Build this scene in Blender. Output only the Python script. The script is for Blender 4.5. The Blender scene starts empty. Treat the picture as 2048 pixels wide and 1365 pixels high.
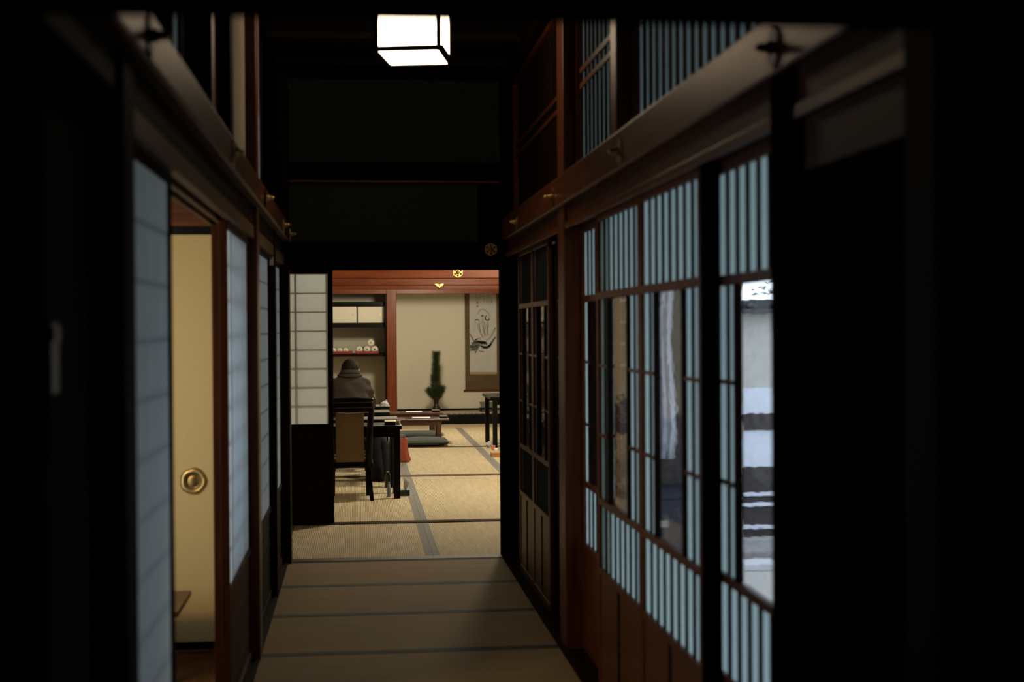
import bpy, math, random
from mathutils import Vector, Matrix, Quaternion
S = bpy.context.scene
COL = S.collection
PI = math.pi

# ------------------------------------------------------------------ mesh helper
class MB:
    def __init__(s):
        s.v, s.f, s.s = [], [], []
    def add(s, vs, fs, smooth=False):
        o = len(s.v)
        s.v += [tuple(p) for p in vs]
        s.f += [tuple(i + o for i in f) for f in fs]
        s.s += [smooth] * len(fs)
        return s
    def box(s, x0, x1, y0, y1, z0, z1):
        if x0 > x1: x0, x1 = x1, x0
        if y0 > y1: y0, y1 = y1, y0
        if z0 > z1: z0, z1 = z1, z0
        v = [(x, y, z) for z in (z0, z1) for (x, y) in ((x0, y0), (x1, y0), (x1, y1), (x0, y1))]
        return s.add(v, [(3, 2, 1, 0), (4, 5, 6, 7), (0, 1, 5, 4), (1, 2, 6, 5), (2, 3, 7, 6), (3, 0, 4, 7)])
    def sheet(s, x, y0, y1, z0, z1):
        return s.add([(x, y0, z0), (x, y1, z0), (x, y1, z1), (x, y0, z1)], [(0, 1, 2, 3)])
    def hexa(s, bot, top):
        return s.add(list(bot) + list(top), [(3, 2, 1, 0), (4, 5, 6, 7), (0, 1, 5, 4), (1, 2, 6, 5), (2, 3, 7, 6), (3, 0, 4, 7)])
    def prism(s, poly, fn, a, b):
        n = len(poly)
        vs = [fn(p, a) for p in poly] + [fn(p, b) for p in poly]
        fs = [tuple(range(n))[::-1], tuple(range(n, 2 * n))] + [(i, (i + 1) % n, n + (i + 1) % n, n + i) for i in range(n)]
        return s.add(vs, fs)
    def lathe(s, prof, n=24, c=(0, 0, 0), fn=None, closed=True):
        vs, fs = [], []
        m = len(prof)
        for (r, z) in prof:
            for k in range(n):
                a = 2 * PI * k / n
                p = (r * math.cos(a), r * math.sin(a), z)
                if fn: p = fn(p)
                vs.append((p[0] + c[0], p[1] + c[1], p[2] + c[2]))
        for i in range(m - 1):
            for k in range(n):
                k2 = (k + 1) % n
                fs.append((i * n + k, i * n + k2, (i + 1) * n + k2, (i + 1) * n + k))
        if closed:
            fs.append(tuple(range(n))[::-1]); fs.append(tuple(range((m - 1) * n, m * n)))
        return s.add(vs, fs, True)
    def tube(s, pts, rads, n=8):
        pts = [Vector(p) for p in pts]
        if not hasattr(rads, '__len__'): rads = [rads] * len(pts)
        vs, fs = [], []
        prev = None
        for i, p in enumerate(pts):
            d = (pts[min(i + 1, len(pts) - 1)] - pts[max(i - 1, 0)]).normalized()
            if prev is None:
                u = d.orthogonal().normalized()
            else:
                u = (prev - d * prev.dot(d)).normalized()
            prev = u
            w = d.cross(u)
            for k in range(n):
                a = 2 * PI * k / n
                vs.append(p + (u * math.cos(a) + w * math.sin(a)) * rads[i])
        m = len(pts)
        for i in range(m - 1):
            for k in range(n):
                k2 = (k + 1) % n
                fs.append((i * n + k, i * n + k2, (i + 1) * n + k2, (i + 1) * n + k))
        fs.append(tuple(range(n))[::-1]); fs.append(tuple(range((m - 1) * n, m * n)))
        return s.add(vs, fs, True)
    def ell(s, c, r, n=20, m=12, rot=None):
        vs, fs = [], []
        c = Vector(c)
        for i in range(m + 1):
            t = PI * i / m
            for k in range(n):
                a = 2 * PI * k / n
                p = Vector((r[0] * math.sin(t) * math.cos(a), r[1] * math.sin(t) * math.sin(a), -r[2] * math.cos(t)))
                if rot: p = rot @ p
                vs.append(c + p)
        for i in range(m):
            for k in range(n):
                k2 = (k + 1) % n
                fs.append((i * n + k, i * n + k2, (i + 1) * n + k2, (i + 1) * n + k))
        return s.add(vs, fs, True)
    def loft(s, rings):
        n = len(rings[0]); m = len(rings); vs = []; fs = []
        for r in rings: vs += [tuple(p) for p in r]
        for i in range(m - 1):
            for k in range(n):
                k2 = (k + 1) % n
                fs.append((i * n + k, i * n + k2, (i + 1) * n + k2, (i + 1) * n + k))
        fs.append(tuple(range(n))[::-1]); fs.append(tuple(range((m - 1) * n, m * n)))
        return s.add(vs, fs, True)
    def xf(s, M):
        s.v = [tuple(M @ Vector(p)) for p in s.v]
        return s
    def build(s, name, mat, parent=None, loc=(0, 0, 0), bevel=0.0, world=False):
        if world:
            l = parent.location if parent else Vector(loc)
            vs = [(p[0] - l[0], p[1] - l[1], p[2] - l[2]) for p in s.v]
        else:
            vs = s.v
        me = bpy.data.meshes.new(name)
        me.from_pydata(vs, [], s.f)
        me.polygons.foreach_set('use_smooth', s.s)
        me.materials.append(mat)
        me.update()
        o = bpy.data.objects.new(name, me)
        COL.objects.link(o)
        if parent: o.parent = parent
        else: o.location = loc
        if bevel:
            b = o.modifiers.new('edge', 'BEVEL'); b.width = bevel; b.segments = 2; b.limit_method = 'ANGLE'
        return o

def tag(o, label, cat, group=None, kind=None):
    o['label'] = label; o['category'] = cat
    if group: o['group'] = group
    if kind: o['kind'] = kind
    return o
def thing(name, label, cat, loc=(0, 0, 0), rz=0, group=None, kind=None):
    o = bpy.data.objects.new(name, None); o.empty_display_size = .1
    COL.objects.link(o); o.location = loc; o.rotation_euler = (0, 0, rz)
    return tag(o, label, cat, group, kind)
def kids(o): return [c for c in bpy.data.objects if c.parent == o]
def copy_tree(o, parent=None):
    c = o.copy(); COL.objects.link(c)
    if parent: c.parent = parent
    for ch in kids(o): copy_tree(ch, c)
    return c
NUM = {}
def struct(kind, label, cat, mb, mat, bevel=0.0):
    NUM[kind] = NUM.get(kind, 0) + 1
    name = f'{kind}_{NUM[kind]}' if kind in ('trim', 'door', 'window') else kind
    o = mb.build(name, mat, bevel=bevel)
    return tag(o, label, cat, kind='structure')

# ------------------------------------------------------------------ materials
def mk(name):
    m = bpy.data.materials.new(name); m.use_nodes = True
    nt = m.node_tree; nt.nodes.clear()
    out = nt.nodes.new('ShaderNodeOutputMaterial')
    return m, nt, out
def N(nt, t, **kw):
    n = nt.nodes.new(t)
    for k, v in kw.items(): setattr(n, k, v)
    return n
def ramp(nt, fac, stops):
    r = N(nt, 'ShaderNodeValToRGB')
    e = r.color_ramp.elements
    e[0].position, e[0].color = stops[0][0], (*stops[0][1], 1)
    e[1].position, e[1].color = stops[-1][0], (*stops[-1][1], 1)
    for p, c in stops[1:-1]:
        x = e.new(p); x.color = (*c, 1)
    nt.links.new(fac, r.inputs[0]); return r.outputs[0]
def noise(nt, scale, vec=(1, 1, 1), detail=4, rough=.55):
    tc = N(nt, 'ShaderNodeTexCoord'); mp = N(nt, 'ShaderNodeMapping')
    mp.inputs['Scale'].default_value = vec
    nt.links.new(tc.outputs['Object'], mp.inputs[0])
    n = N(nt, 'ShaderNodeTexNoise'); n.inputs['Scale'].default_value = scale
    n.inputs['Detail'].default_value = detail; n.inputs['Roughness'].default_value = rough
    nt.links.new(mp.outputs[0], n.inputs['Vector'])
    return n.outputs['Fac']
def bump(nt, h, strength, dist=.002):
    b = N(nt, 'ShaderNodeBump'); b.inputs['Strength'].default_value = strength; b.inputs['Distance'].default_value = dist
    nt.links.new(h, b.inputs['Height']); return b.outputs[0]
def bsdf(nt, out, rough=.5, spec=.5, metal=0):
    b = N(nt, 'ShaderNodeBsdfPrincipled')
    b.inputs['Roughness'].default_value = rough; b.inputs['Specular IOR Level'].default_value = spec
    b.inputs['Metallic'].default_value = metal
    nt.links.new(b.outputs[0], out.inputs[0]); return b
def plain(name, c, rough=.6, var=.15, scale=30, spec=.4, metal=0, bmp=.1):
    m, nt, out = mk(name); b = bsdf(nt, out, rough, spec, metal)
    f = noise(nt, scale)
    lo = tuple(x * (1 - var) for x in c); hi = tuple(min(1, x * (1 + var)) for x in c)
    nt.links.new(ramp(nt, f, [(.3, lo), (.7, hi)]), b.inputs['Base Color'])
    if bmp: nt.links.new(bump(nt, f, bmp), b.inputs['Normal'])
    return m
def wood(name, c, axis='z', rough=.4, var=.35, spec=.5):
    m, nt, out = mk(name); b = bsdf(nt, out, rough, spec)
    vec = {'x': (1, 14, 14), 'y': (14, 1, 14), 'z': (14, 14, 1)}[axis]
    f = noise(nt, 2.2, vec, 6, .6)
    lo = tuple(x * (1 - var) for x in c); hi = tuple(x * (1 + var) for x in c)
    nt.links.new(ramp(nt, f, [(.32, lo), (.55, c), (.72, hi)]), b.inputs['Base Color'])
    nt.links.new(bump(nt, f, .25, .001), b.inputs['Normal'])
    return m
def tatami(name, c, lo, axis, pitch=.0135, rough=.8):
    m, nt, out = mk(name); b = bsdf(nt, out, rough, .08)
    tc = N(nt, 'ShaderNodeTexCoord'); sp = N(nt, 'ShaderNodeSeparateXYZ')
    nt.links.new(tc.outputs['Object'], sp.inputs[0])
    mu = N(nt, 'ShaderNodeMath', operation='MULTIPLY'); mu.inputs[1].default_value = 2 * PI / pitch
    nt.links.new(sp.outputs['X' if axis == 'y' else 'Y'], mu.inputs[0])
    si = N(nt, 'ShaderNodeMath', operation='SINE'); nt.links.new(mu.outputs[0], si.inputs[0])
    ma = N(nt, 'ShaderNodeMath', operation='MULTIPLY_ADD'); ma.inputs[1].default_value = .5; ma.inputs[2].default_value = .5
    nt.links.new(si.outputs[0], ma.inputs[0])
    col = ramp(nt, ma.outputs[0], [(.08, lo), (.5, c), (1, tuple(x * 1.08 for x in c))])
    f = noise(nt, 3, (1, 9, 1) if axis == 'x' else (9, 1, 1), 5)
    g = ramp(nt, f, [(.3, (.8, .8, .78)), (.7, (1.0, 1.0, 1.0))])
    mx = N(nt, 'ShaderNodeMix', data_type='RGBA', blend_type='MULTIPLY'); mx.inputs[0].default_value = 1
    nt.links.new(col, mx.inputs[6]); nt.links.new(g, mx.inputs[7])
    nt.links.new(mx.outputs[2], b.inputs['Base Color'])
    nt.links.new(bump(nt, ma.outputs[0], .6, .002), b.inputs['Normal'])
    return m
def paper(name, c, trans=.5, t=None):
    m, nt, out = mk(name)
    f = noise(nt, 25)
    col = ramp(nt, f, [(.3, tuple(x * .95 for x in c)), (.7, c)])
    d = N(nt, 'ShaderNodeBsdfDiffuse'); tr = N(nt, 'ShaderNodeBsdfTranslucent')
    nt.links.new(col, d.inputs[0])
    if t: tr.inputs[0].default_value = (*t, 1)
    else: nt.links.new(col, tr.inputs[0])
    mx = N(nt, 'ShaderNodeMixShader'); mx.inputs[0].default_value = trans
    nt.links.new(d.outputs[0], mx.inputs[1]); nt.links.new(tr.outputs[0], mx.inputs[2])
    nt.links.new(mx.outputs[0], out.inputs[0])
    return m
def glass(name, wav=.25):
    m, nt, out = mk(name); b = bsdf(nt, out, 0.0, .5)
    b.inputs['Transmission Weight'].default_value = 1; b.inputs['IOR'].default_value = 1.10
    b.inputs['Base Color'].default_value = (.96, .98, .97, 1)
    f = noise(nt, 5, (1, 1, 3), 2)
    nt.links.new(bump(nt, f, wav, .01), b.inputs['Normal'])
    return m
def emit(name, c, s):
    m, nt, out = mk(name)
    e = N(nt, 'ShaderNodeEmission'); e.inputs[0].default_value = (*c, 1); e.inputs[1].default_value = s
    nt.links.new(e.outputs[0], out.inputs[0]); return m

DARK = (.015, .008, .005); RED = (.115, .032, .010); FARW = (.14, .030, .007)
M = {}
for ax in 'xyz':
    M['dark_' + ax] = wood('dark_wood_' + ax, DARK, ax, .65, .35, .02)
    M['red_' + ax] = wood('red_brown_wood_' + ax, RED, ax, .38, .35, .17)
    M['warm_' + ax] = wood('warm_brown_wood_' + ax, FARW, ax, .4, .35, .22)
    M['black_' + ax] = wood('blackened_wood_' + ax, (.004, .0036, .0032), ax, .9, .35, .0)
M['side_y'] = wood('side_room_wood', (.14, .06, .022), 'y', .5, .35, .12)
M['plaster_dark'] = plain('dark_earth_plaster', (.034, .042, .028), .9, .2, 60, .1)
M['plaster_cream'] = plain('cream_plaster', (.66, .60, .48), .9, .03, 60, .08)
M['plaster_alcove'] = plain('alcove_plaster', (.50, .45, .35), .9, .03, 60, .08)
M['ceiling'] = wood('ceiling_board', (.016, .012, .009), 'y', .7, .35, .1)
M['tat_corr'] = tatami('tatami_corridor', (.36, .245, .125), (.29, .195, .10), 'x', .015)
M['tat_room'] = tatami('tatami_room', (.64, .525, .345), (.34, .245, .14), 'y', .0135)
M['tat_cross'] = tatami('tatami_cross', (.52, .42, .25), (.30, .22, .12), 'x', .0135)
M['heri_dark'] = plain('green_black_border', (.030, .034, .024), .85, .3, 300)
M['heri_grey'] = plain('grey_border', (.19, .17, .15), .85, .18, 220)
M['shoji'] = paper('shoji_paper', (.74, .80, .84), .5)
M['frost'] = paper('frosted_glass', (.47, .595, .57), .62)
M['frost_dim'] = paper('dimmed_frosted_glass', (.23, .29, .27), .62)  # less transmissive copy of the frosted glass, paints the transoms' dimmer light
M['fusuma'] = plain('fusuma_paper', (.60, .41, .165), .85, .04, 90, .15)
M['glass'] = glass('old_wavy_glass', .13)
M['gold'] = plain('gilt_brass', (.55, .36, .12), .36, .25, 40, .5, .9)
M['lacquer'] = plain('black_lacquer', (.0045, .004, .004), .3, .2, 30, .10, 0, 0)
M['redl_y'] = wood('left_beam_wood', (.10, .032, .012), 'y', .42, .35, .13); M['rail_y'] = wood('head_rail_wood', (.07, .020, .007), 'y', .5, .35, .07)
M['track'] = wood('floor_track_wood', (.10, .055, .028), 'x', .7, .3, .05)
M['stile_z'] = wood('stile_wood', (.052, .015, .006), 'z', .55, .35, .06); M['stile_x'] = M['stile_z']; M['shaded_gilt'] = plain('shaded_gilt_brass', (.03, .022, .014), .45, .3, 40, .3, .6)
M['lamp'] = emit('lamp_paper', (1, .76, .50), 8)
M['table_x'] = wood('table_wood_x', (.085, .024, .010), 'x', .35); M['table_z'] = wood('table_wood_z', (.085, .024, .010), 'z', .4)

# ------------------------------------------------------------------ camera
cam_d = bpy.data.cameras.new('camera'); cam = bpy.data.objects.new('camera', cam_d); COL.objects.link(cam)
yaw, pitch, roll = math.atan(309 / 2844), -.0093, .0066
fw = Vector((math.sin(yaw) * math.cos(pitch), math.cos(yaw) * math.cos(pitch), math.sin(pitch)))
r0 = Vector((math.cos(yaw), -math.sin(yaw), 0)); u0 = r0.cross(fw)
rt = r0 * math.cos(roll) - u0 * math.sin(roll); up = rt.cross(fw)
cam.matrix_world = Matrix(((rt.x, up.x, -fw.x, 0), (rt.y, up.y, -fw.y, 0), (rt.z, up.z, -fw.z, 1.5), (0, 0, 0, 1)))
cam_d.sensor_width = 36; cam_d.lens = 2844 / 2048 * 36; cam_d.clip_start = .05; cam_d.clip_end = 200
cam_d.dof.use_dof = True; cam_d.dof.focus_distance = 14.5; cam_d.dof.aperture_fstop = 2.6
S.camera = cam

# ------------------------------------------------------------------ shell of the house
mb = MB()
mb.box(-4, 1.0, -1.5, 9.3, -.12, -.05); mb.box(-4, 2.52, 9.3, 24, -.12, -.05)
o = struct('floor', 'dark boarded subfloor under the tatami mats', 'floor', mb, M['dark_y'])
mb = MB(); mb.box(-4, -.60, 3.0, 9.15, -.05, 0)
o = struct('floor', 'brown wooden floor of the warm lit side room', 'floor', mb, M['side_y']); o.name = 'floor_side_room'
mb = MB(); mb.box(-2.5, -.532, 9.40, 22.0, -.05, 0); mb.box(2.515, 2.53, 9.40, 22.0, -.05, 0)
o = struct('floor', 'straw matting along the outer sides of the far rooms', 'floor', mb, M['tat_room']); o.name = 'floor_far_rooms'
mb = MB(); mb.box(-.60, .0, -.9, 4.86, -.05, 0.0); mb.box(0, .93, -.9, 4.86, -.05, 0.0)
o = struct('floor', 'dark wooden corridor floor near the camera', 'floor', mb, M['dark_y']); o.name = 'floor_corridor'

# ceilings
mb = MB(); mb.box(-.57, 1.07, -1.2, 9.25, 3.2, 3.24)
for k in range(12): mb.box(-.57, 1.07, 0.2 + k * .8, .24 + k * .8, 3.165, 3.2)
struct('ceiling', 'black boarded corridor ceiling with battens', 'ceiling', mb, M['ceiling'])
mb = MB(); mb.box(-2.6, 2.55, 9.3, 24, 2.75, 2.8)
o = struct('ceiling', 'dark wooden ceiling of the far rooms', 'ceiling', mb, M['dark_y']); o.name = 'ceiling_far_rooms'
mb = MB(); mb.box(-4, -.57, 2.5, 9.25, 2.6, 2.65)
o = struct('ceiling', 'wooden ceiling of the side rooms', 'ceiling', mb, M['side_y']); o.name = 'ceiling_side_rooms'
mb = MB(); mb.box(-4.2, 2.6, -1.6, 24.4, 3.3, 3.4)
o = struct('ceiling', 'roof boarding above the whole house', 'ceiling', mb, M['dark_y']); o.name = 'ceiling_roof'

# outer walls that keep the daylight out
mb = MB(); mb.box(-4.1, -4.0, -1.6, 24, -.1, 3.3); mb.box(-4, -2.5, 9.3, 24, -.1, 3.3)
o = struct('wall_left', 'plaster outer wall behind the side rooms', 'wall', mb, M['plaster_cream']); o.name = 'wall_left_outer'
mb = MB(); mb.box(2.53, 2.56, 9.3, 24.1, -.6, 3.3)
o = struct('wall_right', 'plaster outer wall of the far rooms', 'wall', mb, M['plaster_cream']); o.name = 'wall_right_far'
mb = MB(); mb.box(-4, 2.6, -1.6, -1.5, -.1, 3.3)
o = struct('wall_back', 'dark wall behind the camera', 'wall', mb, M['plaster_dark'])

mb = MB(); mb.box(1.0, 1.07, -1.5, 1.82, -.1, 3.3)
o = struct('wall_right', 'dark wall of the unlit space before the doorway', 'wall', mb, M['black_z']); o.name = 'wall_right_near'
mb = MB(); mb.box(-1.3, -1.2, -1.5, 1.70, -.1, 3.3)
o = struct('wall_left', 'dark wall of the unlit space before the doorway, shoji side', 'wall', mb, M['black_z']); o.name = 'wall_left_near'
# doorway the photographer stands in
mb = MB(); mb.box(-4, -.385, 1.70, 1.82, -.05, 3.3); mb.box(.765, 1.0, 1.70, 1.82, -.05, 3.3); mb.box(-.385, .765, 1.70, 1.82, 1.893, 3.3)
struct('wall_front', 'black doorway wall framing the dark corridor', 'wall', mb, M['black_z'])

# left corridor wall
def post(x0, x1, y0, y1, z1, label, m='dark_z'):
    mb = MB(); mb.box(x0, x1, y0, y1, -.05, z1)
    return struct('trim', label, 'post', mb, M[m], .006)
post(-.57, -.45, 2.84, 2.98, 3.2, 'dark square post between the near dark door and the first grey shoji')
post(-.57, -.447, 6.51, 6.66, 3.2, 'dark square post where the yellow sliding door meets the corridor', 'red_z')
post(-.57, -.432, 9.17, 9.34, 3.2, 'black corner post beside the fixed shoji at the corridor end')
mb = MB(); mb.box(-.57, -.46, 1.82, 9.2, 1.965, 2.07)
struct('trim', 'dark brown head rail over the shoji row', 'rail', mb, M['dark_y'])
mb = MB()
for y0, y1 in ((-.487, -.46), (-.533, -.517), (-.57, -.562)): mb.box(y0, y1, 2.9, 9.17, 1.91, 1.965)
struct('trim', 'grooved brown sliding tracks under the shoji head rail', 'rail', mb, M['side_y'])  # paler wood than the rail, colouring its underside as lit
mb = MB(); mb.box(-.47, -.42, 1.82, 9.25, 2.055, 2.165)
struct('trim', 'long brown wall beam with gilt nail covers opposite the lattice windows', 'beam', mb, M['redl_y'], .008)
mb = MB(); mb.box(-.57, -.452, 1.82, 9.2, -.05, .012)
struct('trim', 'dark wooden threshold rail under the shoji row', 'rail', mb, M['dark_y'])
# upper left wall: posts, plaster, small shoji transoms
mb = MB(); mb.box(-.57, -.495, 5.42, 6.5, 2.165, 3.2)
struct('wall_left', 'cream plaster wall strip above the long beam', 'wall', mb, plain('buff_plaster', (.34, .295, .20), .9, .08, 60, .1))
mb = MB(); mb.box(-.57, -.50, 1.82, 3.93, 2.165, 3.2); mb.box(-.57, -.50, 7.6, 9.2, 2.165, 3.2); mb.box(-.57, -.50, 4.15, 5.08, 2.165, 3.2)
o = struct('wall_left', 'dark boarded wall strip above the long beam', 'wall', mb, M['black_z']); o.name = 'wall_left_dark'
mb = MB(); mb.box(-.53, -.455, 5.30, 5.42, 2.165, 3.2)
struct('trim', 'short dark post above the beam before the cream plaster', 'post', mb, M['dark_z'])
mb = MB(); mb.box(-.56, -.503, 5.08, 5.30, 2.165, 3.2)
struct('trim', 'narrow brown board above the beam beside the short dark post', 'board', mb, M['warm_z'])
def transom(y0, y1, label):
    t = thing('window', label, 'transom', (-.505, y0, 2.165), 0, None, 'structure'); NUM['window'] = NUM.get('window', 0) + 1
    t.name = f"window_{NUM['window']}"
    p = MB(); p.sheet(.001, .02, y1 - y0 - .02, .02, 1.0); p.build('paper_pane', M['shoji'], t)
    f = MB(); L = y1 - y0
    f.box(-.015, .015, 0, .02, 0, 1.03); f.box(-.015, .015, L - .02, L, 0, 1.03); f.box(-.015, .015, .02, L - .02, 0, .02); f.box(-.015, .015, .02, L - .02, 1.0, 1.03)
    f.build('frame', M['dark_z'], t)
transom(3.93, 4.15, 'narrow pale transom pane above the beam, first beyond the near dark wall')
transom(6.8, 7.6, 'tall blue-grey transom pane above the beam past the cream plaster')

# near-left dark door with a pull plate
d = thing('door_1', 'near black sliding door with a worn metal pull plate', 'door', (-.50, 1.83, .012), 0, None, 'structure'); NUM['door'] = 1
b = MB(); b.box(-.03, 0, 0, .93, 0, 1.91); b.build('panel', plain('dark_green_board', (.008, .011, .009), .9, .2, 30, .05), d)
b = MB(); b.box(0, .012, 0, .035, 0, 1.91); b.box(0, .012, .895, .93, 0, 1.91); b.box(0, .012, .035, .895, 0, .05); b.box(0, .012, .035, .895, 1.86, 1.91); b.build('frame', M['black_z'], d)
b = MB(); b.box(0, .006, .55, .60, 1.385, 1.50); b.box(0, .010, .555, .595, 1.47, 1.495); b.build('pull_plate', plain('worn_pewter', (.10, .09, .075), .4, .4, 60, .5, .7), d)

# ---- shoji panel; local: x along width (0..w), y thickness (corridor side +y), z up
def shoji(name, label, loc, rz, w, h, base, cols, rows, m='dark_z', paperm=None, st=.036):
    NUM['door'] += 1
    d = thing(f"door_{NUM['door']}", label, 'shoji door', loc, rz, 'sliding shoji panels', 'structure')
    f = MB()
    f.box(0, st, -.015, .015, 0, h); f.box(w - st, w, -.015, .015, 0, h)
    f.box(st, w - st, -.015, .015, h - .03, h); f.box(st, w - st, -.015, .015, 0, .05); f.box(st, w - st, -.015, .015, base - .03, base)
    f.build('frame', M[m], d, bevel=.002)
    k = MB()
    for i in range(1, cols): x = st + (w - 2 * st) * i / cols; k.box(x - .003, x + .003, -.015, -.003, base, h - .03)
    for j in range(1, rows): z = base + (h - .03 - base) * j / rows; k.box(st, w - st, -.0145, -.0035, z - .003, z + .003)
    k.build('lattice', M[m], d)
    p = MB(); p.add([(st - .004, .005, base), (w - st + .004, .005, base), (w - st + .004, .005, h - .03), (st - .004, .005, h - .03)], [(0, 1, 2, 3)]); p.build('paper', paperm or M['shoji'], d)
    c = MB(); c.box(st, w - st, -.006, .006, .05, base - .03)
    for j in range(1, 5):
        z = .05 + (base - .08) * j / 5; c.box(st, w - st, .006, .010, z - .005, z + .005)
    c.build('kick_board', M[m.replace('_z', '_x')], d)
    return d
Q = PI / 2
# on the left wall a panel turned so that local x runs along +Y and the paper looks into the corridor
def lshoji(label, x, y0, y1, **kw):
    return shoji('door', label, (x, y1, .012), -Q, y1 - y0, 1.90, .51, 4, 10, **kw)
lshoji('nearest grey-lit shoji panel beside the opening to the yellow door', -.497, 2.985, 3.81, st=.016)
lshoji('shoji panel pushed back behind the whitish one past the opening', -.545, 5.60, 6.46, m='stile_z')
lshoji('whitish shoji panel between the opening and the dark post', -.497, 5.39, 6.498, m='stile_z')
post(-.55, -.452, 8.0, 8.1, 2.06, 'black post with a small pale plate between the two farthest blue-grey shoji')
lshoji('blue-grey shoji panel just past the dark post', -.497, 6.665, 7.995)
lshoji('last shoji panel on the left wall beside the corner post', -.497, 8.105, 9.165)
t = thing('label_plate', 'small pale metal plate high on the black post between far shoji', 'plate', (-.472, 7.997, 1.855), -PI / 2)
b = MB(); b.box(0, .003, -.012, .012, 0, .05); b.build('plate', plain('pale_metal', (.45, .45, .43), .4, .1, 50), t)
b = MB(); b.lathe([(.004, 0), (.003, .003)], 10, (0, 0, 0), lambda p: (p[2] + .003, p[0], p[1] + .041)); b.build('screw', M['lacquer'], t)

# ---- side room
mb = MB(); mb.box(-4, -1.62, 6.72, 6.80, -.05, 2.6)
struct('wall_side', 'plaster partition of the side room', 'wall', mb, M['plaster_cream'])
mb = MB(); mb.box(-4, -.58, 2.90, 3.0, -.05, 2.6)
o = struct('wall_side', 'plaster near wall of the side room', 'wall', mb, M['plaster_cream']); o.name = 'wall_side_near'
mb = MB(); mb.box(-1.62, -.575, 6.70, 6.80, 2.06, 2.6)
struct('trim', 'red-brown boards above the head rail of the yellow sliding door', 'board', mb, M['red_x'])
mb = MB(); mb.box(-1.62, -.575, 6.69, 6.80, 1.98, 2.06)
struct('trim', 'reddish head rail above the yellow sliding door', 'rail', mb, M['red_x'])
mb = MB(); mb.box(-1.62, -.575, 6.69, 6.80, 0, .012)
struct('trim', 'brown sill under the yellow sliding door', 'rail', mb, M['side_y'])
NUM['door'] += 1
d = thing(f"door_{NUM['door']}", 'yellow papered sliding door with a round gold pull in the side room', 'sliding door', (-1.53, 6.74, .012), 0, None, 'structure')
b = MB(); b.box(.03, .92, -.012, .012, .035, 1.93); b.build('paper_panel', M['fusuma'], d)
b = MB(); b.box(0, .03, -.016, .016, 0, 1.968); b.box(.92, .95, -.016, .016, 0, 1.968); b.box(.03, .92, -.016, .016, 0, .035); b.box(.03, .92, -.016, .016, 1.93, 1.968); b.build('frame', M['lacquer'], d)
# flower shaped pull: plum outline rim around a round dish
b = MB()
n = 60; rings = []
for rr, yy in ((.000, .004), (.030, .004), (.037, .000), (.040, -.010), (.046, -.012), (.054, -.010), (.060, -.003), (.061, 0)):
    ring = []
    for k in range(n):
        a = 2 * PI * k / n
        lob = 1 + (.055 * abs(math.cos(2.5 * a)) if rr > .045 else 0)
        ring.append((.767 + rr * lob * math.cos(a), -.013 + yy, .784 + rr * lob * math.sin(a)))
    rings.append(ring)
b.loft(rings[1:]); h = b.build('pull', M['gold'], d)
b = MB(); b.ell((.767, -.010, .784), (.031, .006, .031), 20, 8); b.build('pull_dish', plain('dark_brass', (.30, .17, .05), .3, .3, 60, .5, .9), h)
t = thing('low_table', 'low brown table in the side room, corner showing past the shoji', 'table', (-1.35, 6.25, 0))
b = MB(); b.box(-.6, .6, -.24, .24, .305, .33); b.build('top', M['table_x'], t, bevel=.003)
b = MB(); b.box(-.53, .53, -.19, -.17, .25, .305); b.box(-.53, .53, .17, .19, .25, .305); b.build('apron', M['red_x'], t)
for sx in (-1, 1):
    for sy in (-1, 1):
        b = MB(); b.box(sx * .50 - .025, sx * .50 + .025, sy * .18 - .025, sy * .18 + .025, 0, .305); b.build('leg', M['red_z'], t)

# ---- right corridor wall
mb = MB(); mb.box(.95, 1.012, 3.05, 3.205, -.05, 3.2); mb.box(1.012, 1.07, 3.05, 3.163, -.05, 3.2)
struct('trim', 'black square post at the near end of the lattice windows', 'post', mb, M['black_z'], .004)
post(.95, 1.07, 6.50, 6.70, 3.2, 'red-brown square post between the two runs of lattice doors', 'red_z')
post(.93, 1.07, 9.16, 9.36, 3.2, 'black corner post on the doorway side of the far lattice doors', 'black_z')
post(.95, 1.07, 2.22, 2.40, 3.2, 'faint dark post near the doorway, before the blank wall')
mb = MB(); mb.box(.965, 1.07, 1.82, 9.2, 1.97, 2.07)
struct('trim', 'brown head rail above the lattice doors', 'rail', mb, M['rail_y'])
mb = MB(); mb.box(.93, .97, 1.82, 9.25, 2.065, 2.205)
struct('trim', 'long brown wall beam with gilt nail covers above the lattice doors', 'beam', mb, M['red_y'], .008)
mb = MB(); mb.box(.955, .97, 1.82, 9.2, 1.955, 1.985)
struct('trim', 'thin lit moulding under the head rail of the lattice doors', 'moulding', mb, M['red_y'], .003)
mb = MB(); mb.box(.932, 1.07, 1.82, 9.2, -.05, .012)
struct('trim', 'dark wooden threshold rail under the lattice doors', 'rail', mb, M['dark_y'])
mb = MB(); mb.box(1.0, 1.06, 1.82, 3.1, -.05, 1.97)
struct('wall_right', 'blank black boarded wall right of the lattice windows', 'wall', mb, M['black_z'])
mb = MB(); mb.box(.975, 1.0, 2.4, 3.08, 1.84, 1.955)
struct('trim', 'dim brown board under the beam on the blank wall', 'board', mb, M['rail_y'])

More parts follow.
